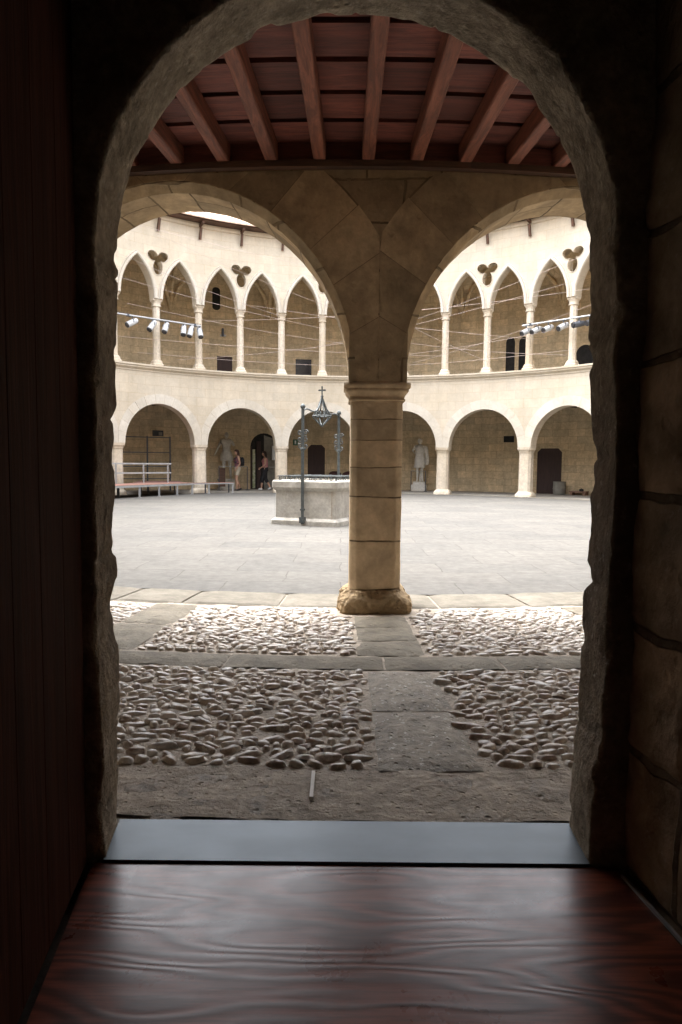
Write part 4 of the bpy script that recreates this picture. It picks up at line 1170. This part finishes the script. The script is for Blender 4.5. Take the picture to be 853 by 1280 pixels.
# ------------------------------------------------------------------ light rails and spotlights
def light_rail(label, a0, a1, lamps, labels, yaw, mats, grp):
    t = thing('light_rail', label, 'rail', P((a0+a1)/2, 9.62, 5.68))
    p0, p1 = P(a0, 9.62, 5.69), P(a1, 9.62, 5.69)
    mb = MB(); mb.tube([p0, p1], .028, 8); mb.build('pipe', M['alu'], t)
    mb = MB(); mb.tube([p0+Vector((0, 0, .06)), p0.lerp(p1, .5)+Vector((0, 0, -.05)), p1+Vector((0, 0, .06))], .008, 5); mb.build('cable', M['black'], t)
    for f, zz in ((.12, 0), (.92, 0)):
        p = p0.lerp(p1, f); mb = MB(); mb.bar(p, p+Vector((0, .22, 0)), .05, .05); mb.box(p, (.10, .08, .08)); mb.build('clamp', M['lampgrey'], t)
    for f, lb, mt, (yw, pt) in zip(lamps, labels, mats, yaw):
        p = p0.lerp(p1, f)
        o = thing('spotlight', lb, 'spotlight', p-Vector((0, 0, .03)), 0, grp)
        mb = MB(); mb.bar(p-Vector((.0, 0, .02)), p-Vector((0, 0, .14)), .03)
        q = p-Vector((0, 0, .21))
        dr = Vector((math.cos(R(yw))*math.cos(R(pt)), math.sin(R(yw))*math.cos(R(pt)), math.sin(R(pt))))
        sd = dr.cross(Vector((0, 0, 1))).normalized()
        mb.bar(p-Vector((0, 0, .13))-sd*.10, p-Vector((0, 0, .13))+sd*.10, .02, .012)
        for s_ in (-1, 1): mb.bar(p-Vector((0, 0, .13))+sd*.10*s_, q+sd*.10*s_, .02, .012)
        mb.build('yoke', M['lampgrey'], o)
        mb = MB(); b0 = q-dr*.20; mb.tube([b0, b0+dr*.03, b0+dr*.12, b0+dr*.13, b0+dr*.36, b0+dr*.40], [.05, .08, .085, .092, .092, .10], 12); mb.build('housing', mt, o)
        mb = MB(); mb.tube([b0+dr*.395, b0+dr*.435], [.085, .082], 12); mb.build('lens', M['black'], o)
W_, G_ = M['white'], M['lampgrey']
light_rail('pale pipe fixed across the upper columns at the left with six lamps under it', -48.6, -31.2,
    [.17, .40, .56, .78, .87, .985][:6],
    ['leftmost spotlight on the left rail, silver with dark mouth, tilted to the left', 'second spotlight from the left on the left rail', 'third spotlight on the left rail, in front of the first pale column',
     'fourth spotlight on the left rail, just right of the first column', 'fifth spotlight on the left rail, the longest silver one', 'rightmost spotlight on the left rail, beside the second column'],
    [(225, -30), (240, -50), (260, -55), (275, -60), (250, -65), (300, -60)], [W_]*6, 'spotlights on the left rail')
light_rail('pale pipe fixed across the upper columns at the right with six lamps under it', 37.0, 52.5,
    [.06, .20, .36, .56, .76, .93],
    ['leftmost spotlight on the right rail, white, over the tall column', 'second spotlight from the left on the right rail', 'third spotlight on the right rail, white, just left of the pipe joint',
     'fourth spotlight on the right rail, white with dark mouth', 'dark grey spotlight on the right rail in front of a column', 'rightmost dark grey spotlight on the right rail'],
    [(205, -25), (205, -25), (205, -22), (200, -25), (192, -12), (192, -12)], [W_, W_, W_, W_, G_, G_], 'spotlights on the right rail')

# ------------------------------------------------------------------ ropes strung across the upper arcade
rr = random.Random(21)
ropes = [(-52, 6.9, -4, 5.9), (-50, 8.6, 8, 7.6), (-50, 5.0, 20, 4.9), (-46, 6.1, 2, 5.35), (-40, 8.5, -2, 6.6), (-44, 4.6, 12, 4.55), (-30, 5.9, 24, 6.6),
         (-8, 5.2, 48, 6.9), (-4, 6.35, 50, 6.55), (2, 4.8, 50, 5.5), (6, 5.8, 52, 7.7), (0, 4.55, 48, 4.75), (10, 5.5, 46, 4.6), (-20, 6.6, 40, 5.2), (4, 6.9, 30, 4.6), (-36, 4.5, 6, 5.6), (-48, 7.6, -14, 6.3), (14, 4.7, 52, 6.1)]
for a0, z0, a1, z1 in ropes:
    p0, p1 = P(a0, RI-.02, z0), P(a1, RI-.02, z1)
    # the chord bows into the yard; keep it outside of nothing: it is a taut string with a slight sag
    pts = [p0.lerp(p1, k/10)-Vector((0, 0, .10*math.sin(math.pi*k/10))) for k in range(11)]
    mb = MB(); mb.tube(pts, .0048, 5)
    tag(mb.build('rope', M['rope']), 'thin pale pink rope strung across the front of the upper arcade', 'rope', 'ropes strung across the upper arcade')

# ------------------------------------------------------------------ gallery furniture
o = thing('stone_drum', 'grey round drum standing right of the brown door', 'drum', P(38.3, 12.85, 0))
mb = MB(); mb.lathe([(.20, 0), (.225, .02), (.235, .22), (.225, .44), (.235, .455), (.235, .475), (.205, .48), (.2, .44), (0, .44)], c=P(38.3, 12.85, 0), n=24); mb.build('drum_body', M['drum'], o)
mb = MB(); mb.lathe([(.238, .20), (.243, .22), (.238, .24)], c=P(38.3, 12.85, 0), n=24, cap=False); mb.build('hoop', M['drum'], o)
o = thing('low_bench', 'low reddish stone ledge at the foot of the right gallery wall', 'bench', P(41.4, 12.95, 0))
mt = Matrix.Rotation(R(-41.4), 3, 'Z')
mb = MB(); mb.box(P(41.4, 12.95, .12), (.62, .3, .05), mt); mb.build('seat', M['redbrick'], o)
for s_ in (-.24, .24):
    mb = MB(); mb.box(P(41.4, 12.95, .047)+mt @ Vector((s_, 0, 0)), (.1, .26, .094), mt); mb.build('leg', M['redbrick'], o)
o = MB(); c = P(41.9, 12.9, .147); o.lathe([(.07, 0), (.085, .03), (.08, .07), (.03, .09), (.02, .10)], c=c, n=10); tag(o.build('dark_pot', M['black']), 'small dark pot on the reddish ledge', 'pot')
def chair(a, r, rz, label):
    c = P(a, r, 0); t = thing('chair', label, 'chair', c, 0, 'dark chairs behind the well'); m3 = Matrix.Rotation(rz, 3, 'Z')
    q = lambda x, y, z: c+m3 @ Vector((x, y, z))
    mb = MB(); rings = [[q(.22*math.cos(k*math.pi/8)*s_, .22*math.sin(k*math.pi/8)*s_, z) for k in range(16)] for s_, z in ((.9, .36), (1, .37), (1, .42), (.85, .44))]; mb.loft(rings); mb.build('seat', M['seat'], t)
    mb = MB(); outer = [(.24*math.cos(k*math.pi/12), .24*math.sin(k*math.pi/12)) for k in range(13)]
    rings = []
    for k, (x, y) in enumerate(outer):
        top = .44+.32*math.sin(math.pi*min(1, max(0, (k+1)/14)))**.4
        rings.append([q(x*.92, y*.92, .42), q(x*1.05, y*1.05, .42), q(x*1.05, y*1.05, top), q(x*.92, y*.92, top)])
    mb.loft(rings); mb.build('backrest', M['seat'], t)
    for sx in (-1, 1):
        for sy in (-1, 1):
            mb = MB(); mb.tube([q(sx*.15, sy*.15, .37), q(sx*.18, sy*.18, 0)], [.018, .013], 6); mb.build('leg', M['black'], t)
chair(-1.9, 12.6, .1, 'dark red chair with rounded back behind the well, nearer the door')
chair(.55, 12.6, -.2, 'dark red chair with rounded back, half hidden by the near column')
def barrier(pts_, h_, label, panel=None):
    t = thing('barrier', label, 'barrier', pts_[0])
    for p in pts_:
        mb = MB(); mb.bar(p, Vector(p)+Vector((0, 0, h_)), .03); mb.box(Vector(p)+Vector((0, 0, .01)), (.12, .12, .02)); mb.build('post', M['lampgrey'], t)
    mb = MB(); mb.tube([Vector(p)+Vector((0, 0, h_)) for p in pts_], .014, 6); mb.build('rail', M['alu'], t)
    if panel:
        mb = MB(); mb.bar(Vector(pts_[0])+Vector((0, 0, .5)), Vector(pts_[0]).lerp(Vector(pts_[1]), .22)+Vector((0, 0, .5)), .03, .72); mb.build('panel', M['gceil'], t)
barrier([P(-24.0, 12.0, 0), P(-18.7, 12.0, 0)], .92, 'thin rail barrier in front of the left statue', True)
barrier([P(12.1, 12.75, 0), P(15.1, 12.2, 0)], .80, 'thin dark barrier beside the right statue')

# ------------------------------------------------------------------ figures
def skin_body(J, E, rad, H):
    """J joints {name:(x,y,z)} in units of the height, E edges, rad radii; returns evaluated mesh data"""
    names = list(J); me = bpy.data.meshes.new('tmp'); me.from_pydata([Vector(J[n])*H for n in names], [(names.index(a), names.index(b)) for a, b in E], [])
    ob = bpy.data.objects.new('tmp', me); col.objects.link(ob)
    md = ob.modifiers.new('s', 'SKIN')
    for i, n in enumerate(names):
        r_ = rad[n]; r_ = r_ if isinstance(r_, tuple) else (r_, r_)
        me.skin_vertices[0].data[i].radius = (r_[0]*H, r_[1]*H)
        me.skin_vertices[0].data[i].use_root = (n == 'pelvis')
    md.use_smooth_shade = True
    s2 = ob.modifiers.new('u', 'SUBSURF'); s2.levels = 2; s2.render_levels = 2
    bpy.context.view_layer.update()
    ev = ob.evaluated_get(bpy.context.evaluated_depsgraph_get()); m2 = ev.to_mesh()
    V = [v.co.copy() for v in m2.vertices]; F = [tuple(p.vertices) for p in m2.polygons]
    ev.to_mesh_clear(); bpy.data.objects.remove(ob); bpy.data.meshes.remove(me)
    return V, F
def add_raw(mb, V, F):
    b = len(mb.v); mb.v += [tuple(v) for v in V]
    for f in F: mb.f.append(tuple(b+i for i in f)); mb.uv.append([(mb.v[b+i][0], mb.v[b+i][2]) for i in f]); mb.sm.append(True); mb.mi.append(0)
def head(mb, c, H, fwd, tilt=0):
    """head with brow, nose, mouth, chin and ears; fwd = facing angle about z"""
    c = Vector(c); mt = Matrix.Rotation(fwd, 3, 'Z') @ Matrix.Rotation(tilt, 3, 'Y')
    n, m = 20, 14; b = len(mb.v); rz_ = .068*H
    for j in range(m+1):
        ph = math.pi*j/m
        for i in range(n):
            th = 2*math.pi*i/n; x, y, z = math.sin(ph)*math.cos(th), math.sin(ph)*math.sin(th), math.cos(ph)
            px, py, pz = x*.056*H, y*.045*H, z*rz_
            if z < 0: px += .004*H*(-z); py *= 1+.25*z; px *= 1+.05*z
            if x > .6:
                fy = abs(y)
                if fy < .22 and -.35 < z < .25: px += .013*H*(1-fy/.22)*(1-abs(z+.1)/.4)
                if .2 < fy < .6 and .0 < z < .25: px -= .006*H
                if fy < .3 and -.62 < z < -.45: px += .003*H
                if fy < .3 and z < -.7: px += .006*H
            mb.v.append(tuple(mt @ Vector((px, py, pz)) + c))
    for j in range(m):
        for i in range(n):
            ids = (b+j*n+i, b+j*n+(i+1) % n, b+(j+1)*n+(i+1) % n, b+(j+1)*n+i)
            mb.f.append(ids); mb.uv.append([(0, 0)]*4); mb.sm.append(True); mb.mi.append(0)
    for s_ in (-1, 1):
        q = mb.lathe([(0, -.016*H), (.008*H, -.010*H), (.010*H, .006*H), (0, .016*H)], c=c+mt @ Vector((-.004*H, s_*.046*H, 0)), n=6, sx=.9, sy=.5)
def hand_bones(J, E, rad, wname, side, dirv, curl=.5):
    w_ = Vector(J[wname]); d_ = Vector(dirv).normalized(); lat = Vector((1, 0, 0)); lat = (lat-d_*lat.dot(d_)).normalized()
    palm = 'palm'+side; J[palm] = tuple(w_+d_*.028); E.append((wname, palm)); rad[palm] = (.013, .010)
    inn = d_.cross(lat)*(-1 if side == 'L' else 1)
    for k, (o_, l_) in enumerate(((-.014, .034), (-.005, .040), (.005, .038), (.014, .030))):
        a, b, c = f'f{k}{side}', f'g{k}{side}', f'h{k}{side}'
        J[a] = tuple(w_+d_*.052+lat*o_); J[b] = tuple(w_+d_*(.052+l_*.5)+lat*o_+inn*.005*curl); J[c] = tuple(w_+d_*(.052+l_*.88)+lat*o_+inn*.022*curl)
        E += [(palm, a), (a, b), (b, c)]; rad[a] = .0052; rad[b] = .0048; rad[c] = .0040
    a, b = 't'+side, 'u'+side
    J[a] = tuple(w_+d_*.028+lat*.020+inn*.006); J[b] = tuple(w_+d_*.050+lat*.028+inn*.010); E += [(palm, a), (a, b)]; rad[a] = .0065; rad[b] = .0052
def human(pose):
    J = dict(pelvis=(0, 0, .535), waist=(.0, 0, .62), chest=(.003, 0, .735), neckb=(-.004, 0, .825), neck=(.004, 0, .862))
    rad = dict(pelvis=(.078, .085), waist=(.062, .070), chest=(.066, .085), neckb=(.045, .055), neck=.028)
    E = [('pelvis', 'waist'), ('waist', 'chest'), ('chest', 'neckb'), ('neckb', 'neck')]
    for s_, sg in (('L', 1), ('R', -1)):
        hip = Vector((0, sg*.052, .50)); J['hip'+s_] = tuple(hip); J['knee'+s_], J['ankle'+s_], J['toe'+s_] = pose['leg'+s_]
        E += [('pelvis', 'hip'+s_), ('hip'+s_, 'knee'+s_), ('knee'+s_, 'ankle'+s_), ('ankle'+s_, 'toe'+s_)]
        rad['hip'+s_] = .056; rad['knee'+s_] = .033; rad['ankle'+s_] = .019; rad['toe'+s_] = (.022, .014)
        k = Vector(J['knee'+s_]); a = Vector(J['ankle'+s_]); cf = k.lerp(a, .32)+Vector((-.008, 0, 0)); J['calf'+s_] = tuple(cf); rad['calf'+s_] = .033
        E.remove(('knee'+s_, 'ankle'+s_)); E += [('knee'+s_, 'calf'+s_), ('calf'+s_, 'ankle'+s_)]
        J['sh'+s_] = (-.004, sg*.100, .805); rad['sh'+s_] = .033
        arm = pose.get('arm'+s_)
        if arm:
            J['el'+s_], J['wr'+s_] = arm; rad['el'+s_] = .022; rad['wr'+s_] = .014
            E += [('neckb', 'sh'+s_), ('sh'+s_, 'el'+s_), ('el'+s_, 'wr'+s_)]
            hand_bones(J, E, rad, 'wr'+s_, s_, Vector(J['wr'+s_])-Vector(J['el'+s_]))
        else:
            E.append(('neckb', 'sh'+s_)); J['el'+s_] = pose['stump'+s_]; rad['el'+s_] = .024; E.append(('sh'+s_, 'el'+s_))
    return J, E, rad
def place(mb, rz, loc):
    m3 = Matrix.Rotation(rz, 3, 'Z'); mb.v = [tuple(m3 @ Vector(v)+Vector(loc)) for v in mb.v]; return mb
def cloth(H, rings, n=20, fold=.0, seed=0, cap=False):
    """rings: (cx, cy, z, rx, ry) in units of height"""
    mb = MB(); out = []
    for cx_, cy_, z, rx, ry in rings:
        out.append([Vector(((cx_+rx*(1+fold*noise.noise(Vector((k*1.7, z*6, seed))))*math.cos(2*math.pi*k/n))*H, (cy_+ry*(1+fold*noise.noise(Vector((k*1.7, z*6, seed+5))))*math.sin(2*math.pi*k/n))*H, z*H)) for k in range(n)])
    mb.loft(out, cap=cap); return mb
walk1 = dict(legL=((.045, .050, .285), (.02, .050, .045), (.085, .055, .012)), legR=((.03, -.045, .285), (-.085, -.05, .065), (-.03, -.05, .012)),
             armL=((-.03, .135, .655), (.05, .125, .545)), armR=((-.045, -.135, .655), (-.01, -.13, .52)))
walk2 = dict(legL=((.075, .045, .29), (.095, .045, .045), (.16, .05, .018)), legR=((-.01, -.045, .285), (-.13, -.05, .07), (-.085, -.05, .018)),
             armL=((-.01, .125, .66), (.10, .11, .575)), armR=((-.05, -.125, .66), (-.01, -.12, .535)))
def woman(label, pose, H, loc, rz, kind):
    t = thing('person', label, 'person', loc)
    J, E, rad = human(pose); V, F = skin_body(J, E, rad, H); mb = MB(); add_raw(mb, V, F); head(mb, (.018*H, 0, .928*H), H, 0, .12)
    place(mb, rz, loc).build('body', M['skin'], t)
    def C(m_, name, mat): return place(m_, rz, loc).build(name, mat, t)
    top = [(0, 0, .53, .080, .088), (0, 0, .57, .076, .084), (0, 0, .62, .070, .076), (.004, 0, .69, .076, .084), (.010, 0, .74, .082, .090), (.002, 0, .79, .064, .098), (-.003, 0, .815, .05, .082), (-.003, 0, .825, .044, .05)]
    C(cloth(H, top, fold=.05, seed=2), 'top', M['tank'] if kind == 1 else M['pink'])
    def leg(s_, f0, f1, r0, r1, mat, name):
        J_ = {k: Vector(v) for k, v in J.items()}; chain = [J_['hip'+s_]+Vector((0, 0, .02)), J_['knee'+s_], J_['ankle'+s_]]
        pts = []; 
        for k in range(9):
            f = f0+(f1-f0)*k/8; p = chain[0].lerp(chain[1], f) if f <= 1 else chain[1].lerp(chain[2], f-1); pts.append(p*H)
        m_ = MB(); m_.tube(pts, [(r0+(r1-r0)*k/8)*H for k in range(9)], 12, cap=False); return m_
    m_ = cloth(H, [(0, 0, .585, .074, .080), (0, 0, .56, .080, .088), (0, 0, .52, .086, .096), (0, 0, .485, .078, .098), (0, 0, .46, .05, .08)], fold=.04)
    for s_ in 'LR':
        l_ = leg(s_, 0, .62, .064, .060, None, '') if kind == 1 else leg(s_, 0, 1.42, .064, .043, None, '')
        b = len(m_.v); m_.v += l_.v; m_.f += [tuple(b+i for i in f) for f in l_.f]; m_.uv += l_.uv; m_.sm += l_.sm; m_.mi += l_.mi
    C(m_, 'shorts' if kind == 1 else 'trousers', M['shorts'] if kind == 1 else M['blackcloth'])
    # hair : cap and long lock
    m_ = MB()
    n = 18; rg = []
    for z, rx, ry, ox in ((.998, .012, .012, .004), (.990, .040, .036, .004), (.965, .060, .052, .0), (.935, .056, .056, -.010), (.905, .048, .058, -.022), (.875, .042, .062, -.030), (.845, .036, .062, -.034), (.81, .030, .058, -.040), (.77, .024, .05, -.046), (.735, .012, .034, -.05)):
        if kind == 2 and z < .80: break
        rg.append([Vector(((ox+.018+rx*math.cos(2*math.pi*k/n)-.012*(1 if z < .96 and math.cos(2*math.pi*k/n) > .3 else 0))*H, ry*(1+.08*noise.noise(Vector((k, z*30, 1))))*math.sin(2*math.pi*k/n)*H, z*H)) for k in range(n)])
    m_.loft(rg); C(m_, 'hair', M['hair'] if kind == 1 else M['hair2'])
    for s_ in 'LR':
        a = Vector(J['ankle'+s_]); toe = Vector(J['toe'+s_]); m_ = MB(); pts = [(a+Vector((-.025, 0, -.028)))*H, (a+Vector((.0, 0, -.022)))*H, a.lerp(toe, .6)*H+Vector((0, 0, -.006*H)), (toe+Vector((.012, 0, -.002)))*H]
        m_.tube(pts, [.020*H, .027*H, .024*H, .014*H], 10); C(m_, 'shoe', M['sandal'] if kind == 1 else M['shoe'])
    if kind == 1:
        m_ = MB(); rg = []
        for z, rx, ry in ((.60, .03, .05), (.615, .045, .070), (.68, .050, .075), (.76, .045, .070), (.80, .03, .055), (.812, .01, .03)):
            rg.append([Vector(((-.115+rx*math.copysign(abs(math.cos(u))**.6, math.cos(u)))*H, (ry*math.copysign(abs(math.sin(u))**.6, math.sin(u)))*H, z*H)) for u in [2*math.pi*k/16 for k in range(16)]])
        m_.loft(rg)
        for sg in (-1, 1): m_.tube([Vector((-.08, sg*.06, .79))*H, Vector((.0, sg*.066, .835))*H, Vector((.075, sg*.06, .77))*H, Vector((.07, sg*.07, .68))*H, Vector((-.08, sg*.08, .63))*H], .010*H, 6)
        C(m_, 'backpack', M['blackcloth'])
    return t
woman('long haired woman in beige shorts with a backpack walking past the left statue', walk1, 1.58, P(-20.8, 11.75, 0), R(202), 1)
woman('woman in pink top, black trousers and white shoes walking by the arched doorway', walk2, 1.54, P(-15.2, 12.2, 0), R(186), 2)

# statues
t = thing('statue', 'grey stone statue with bare torso on a pedestal left of the arched doorway', 'statue', P(-21.9, 12.65, 0))
pose = dict(legL=((.045, .075, .27), (.03, .085, .035), (.09, .10, .012)), legR=((.02, -.06, .27), (-.05, -.075, .035), (.01, -.09, .012)),
            stumpL=(-.03, .165, .70), armR=((.02, -.175, .665), (.035, -.225, .56)))
H = 1.86; J, E, rad = human(pose); rad['chest'] = (.078, .105); rad['waist'] = (.068, .082); rad['neck'] = .036; rad['shL'] = .045; rad['shR'] = .045; rad['neckb'] = (.05, .07)
V, F = skin_body(J, E, rad, H); mb = MB(); add_raw(mb, V, F); head(mb, (.012*H, 0, .925*H), H, 0, .05)
fz = R(270+10); ps = P(-21.9, 12.65, .42)
place(mb, fz, ps).build('figure', M['statue'], t)
mb = cloth(H, [(0, 0, .60, .075, .090), (0, 0, .56, .092, .110), (0, .0, .50, .098, .128), (0, .0, .45, .092, .132), (.0, 0, .40, .085, .128), (0, 0, .385, .078, .12)], fold=.18, seed=3, n=28); place(mb, fz, ps).build('drapery', M['statue'], t)
mb = MB(); mb.chsq([(.34, .28, .02, -.02), (.34, .28, .02, .06), (.30, .25, .02, .09), (.29, .24, .02, .34), (.33, .27, .02, .37), (.33, .27, .02, .425)], P(-21.9, 12.65, 0), -21.9, sub=4, rough=.006, seed=3); mb.build('pedestal', M['statue'], t)
t = thing('statue', 'white stone statue in knee length tunic and cloak right of the near column', 'statue', P(13.75, 12.55, 0))
pose = dict(legL=((.02, .055, .27), (.02, .075, .035), (.075, .09, .012)), legR=((.01, -.045, .27), (-.015, -.055, .035), (.05, -.065, .012)),
            armL=((-.02, .155, .66), (.02, .150, .54)), armR=((.03, -.165, .72), (.10, -.13, .69)))
H = 1.74; J, E, rad = human(pose); rad['shL'] = .045; rad['shR'] = .045; rad['chest'] = (.075, .098); rad['neck'] = .034
V, F = skin_body(J, E, rad, H); mb = MB(); add_raw(mb, V, F); head(mb, (.012*H, 0, .928*H), H, R(8), .03)
fz = R(270-12); ps = P(13.75, 12.55, .365)
place(mb, fz, ps).build('figure', M['statue2'], t)
mb = cloth(H, [(0, 0, .825, .05, .06), (0, 0, .80, .07, .10), (0, 0, .74, .082, .108), (0, 0, .66, .078, .098), (0, 0, .62, .072, .09), (0, 0, .60, .080, .098), (0, 0, .52, .092, .116), (0, 0, .42, .098, .124), (0, 0, .335, .10, .13), (0, 0, .325, .09, .12)], fold=.14, seed=7, n=32); place(mb, fz, ps).build('tunic', M['statue2'], t)
mb = cloth(H, [(-.02, .10, .82, .04, .06), (-.02, .13, .75, .045, .06), (-.02, .155, .65, .04, .048), (-.02, .165, .55, .045, .05), (-.02, .165, .45, .04, .05), (-.02, .16, .39, .02, .03)], fold=.25, seed=9, n=18); place(mb, fz, ps).build('cloak', M['statue2'], t)
mb = cloth(H, [(.014, 0, .995, .02, .02), (.008, 0, .985, .045, .04), (.004, 0, .955, .062, .053), (-.004, 0, .925, .058, .054), (-.012, 0, .90, .045, .048)], fold=.2, seed=4, n=20); place(mb, fz, ps).build('hair', M['statue2'], t)
mb = MB(); mb.lathe([(.045, .0), (.05, .1), (.045, .28), (.035, .42), (.0, .46)], c=ps+Matrix.Rotation(fz, 3, 'Z') @ Vector((-.05, .03, 0)), n=10); mb.build('tree_stump_support', M['statue2'], t)
mb = MB(); mb.chsq([(.30, .25, .015, -.02), (.30, .25, .015, .25), (.24, .21, .015, .262), (.235, .205, .015, .37)], P(13.75, 12.55, 0), 13.75, sub=4, rough=.005, seed=6); mb.build('plinth', M['statue2'], t)
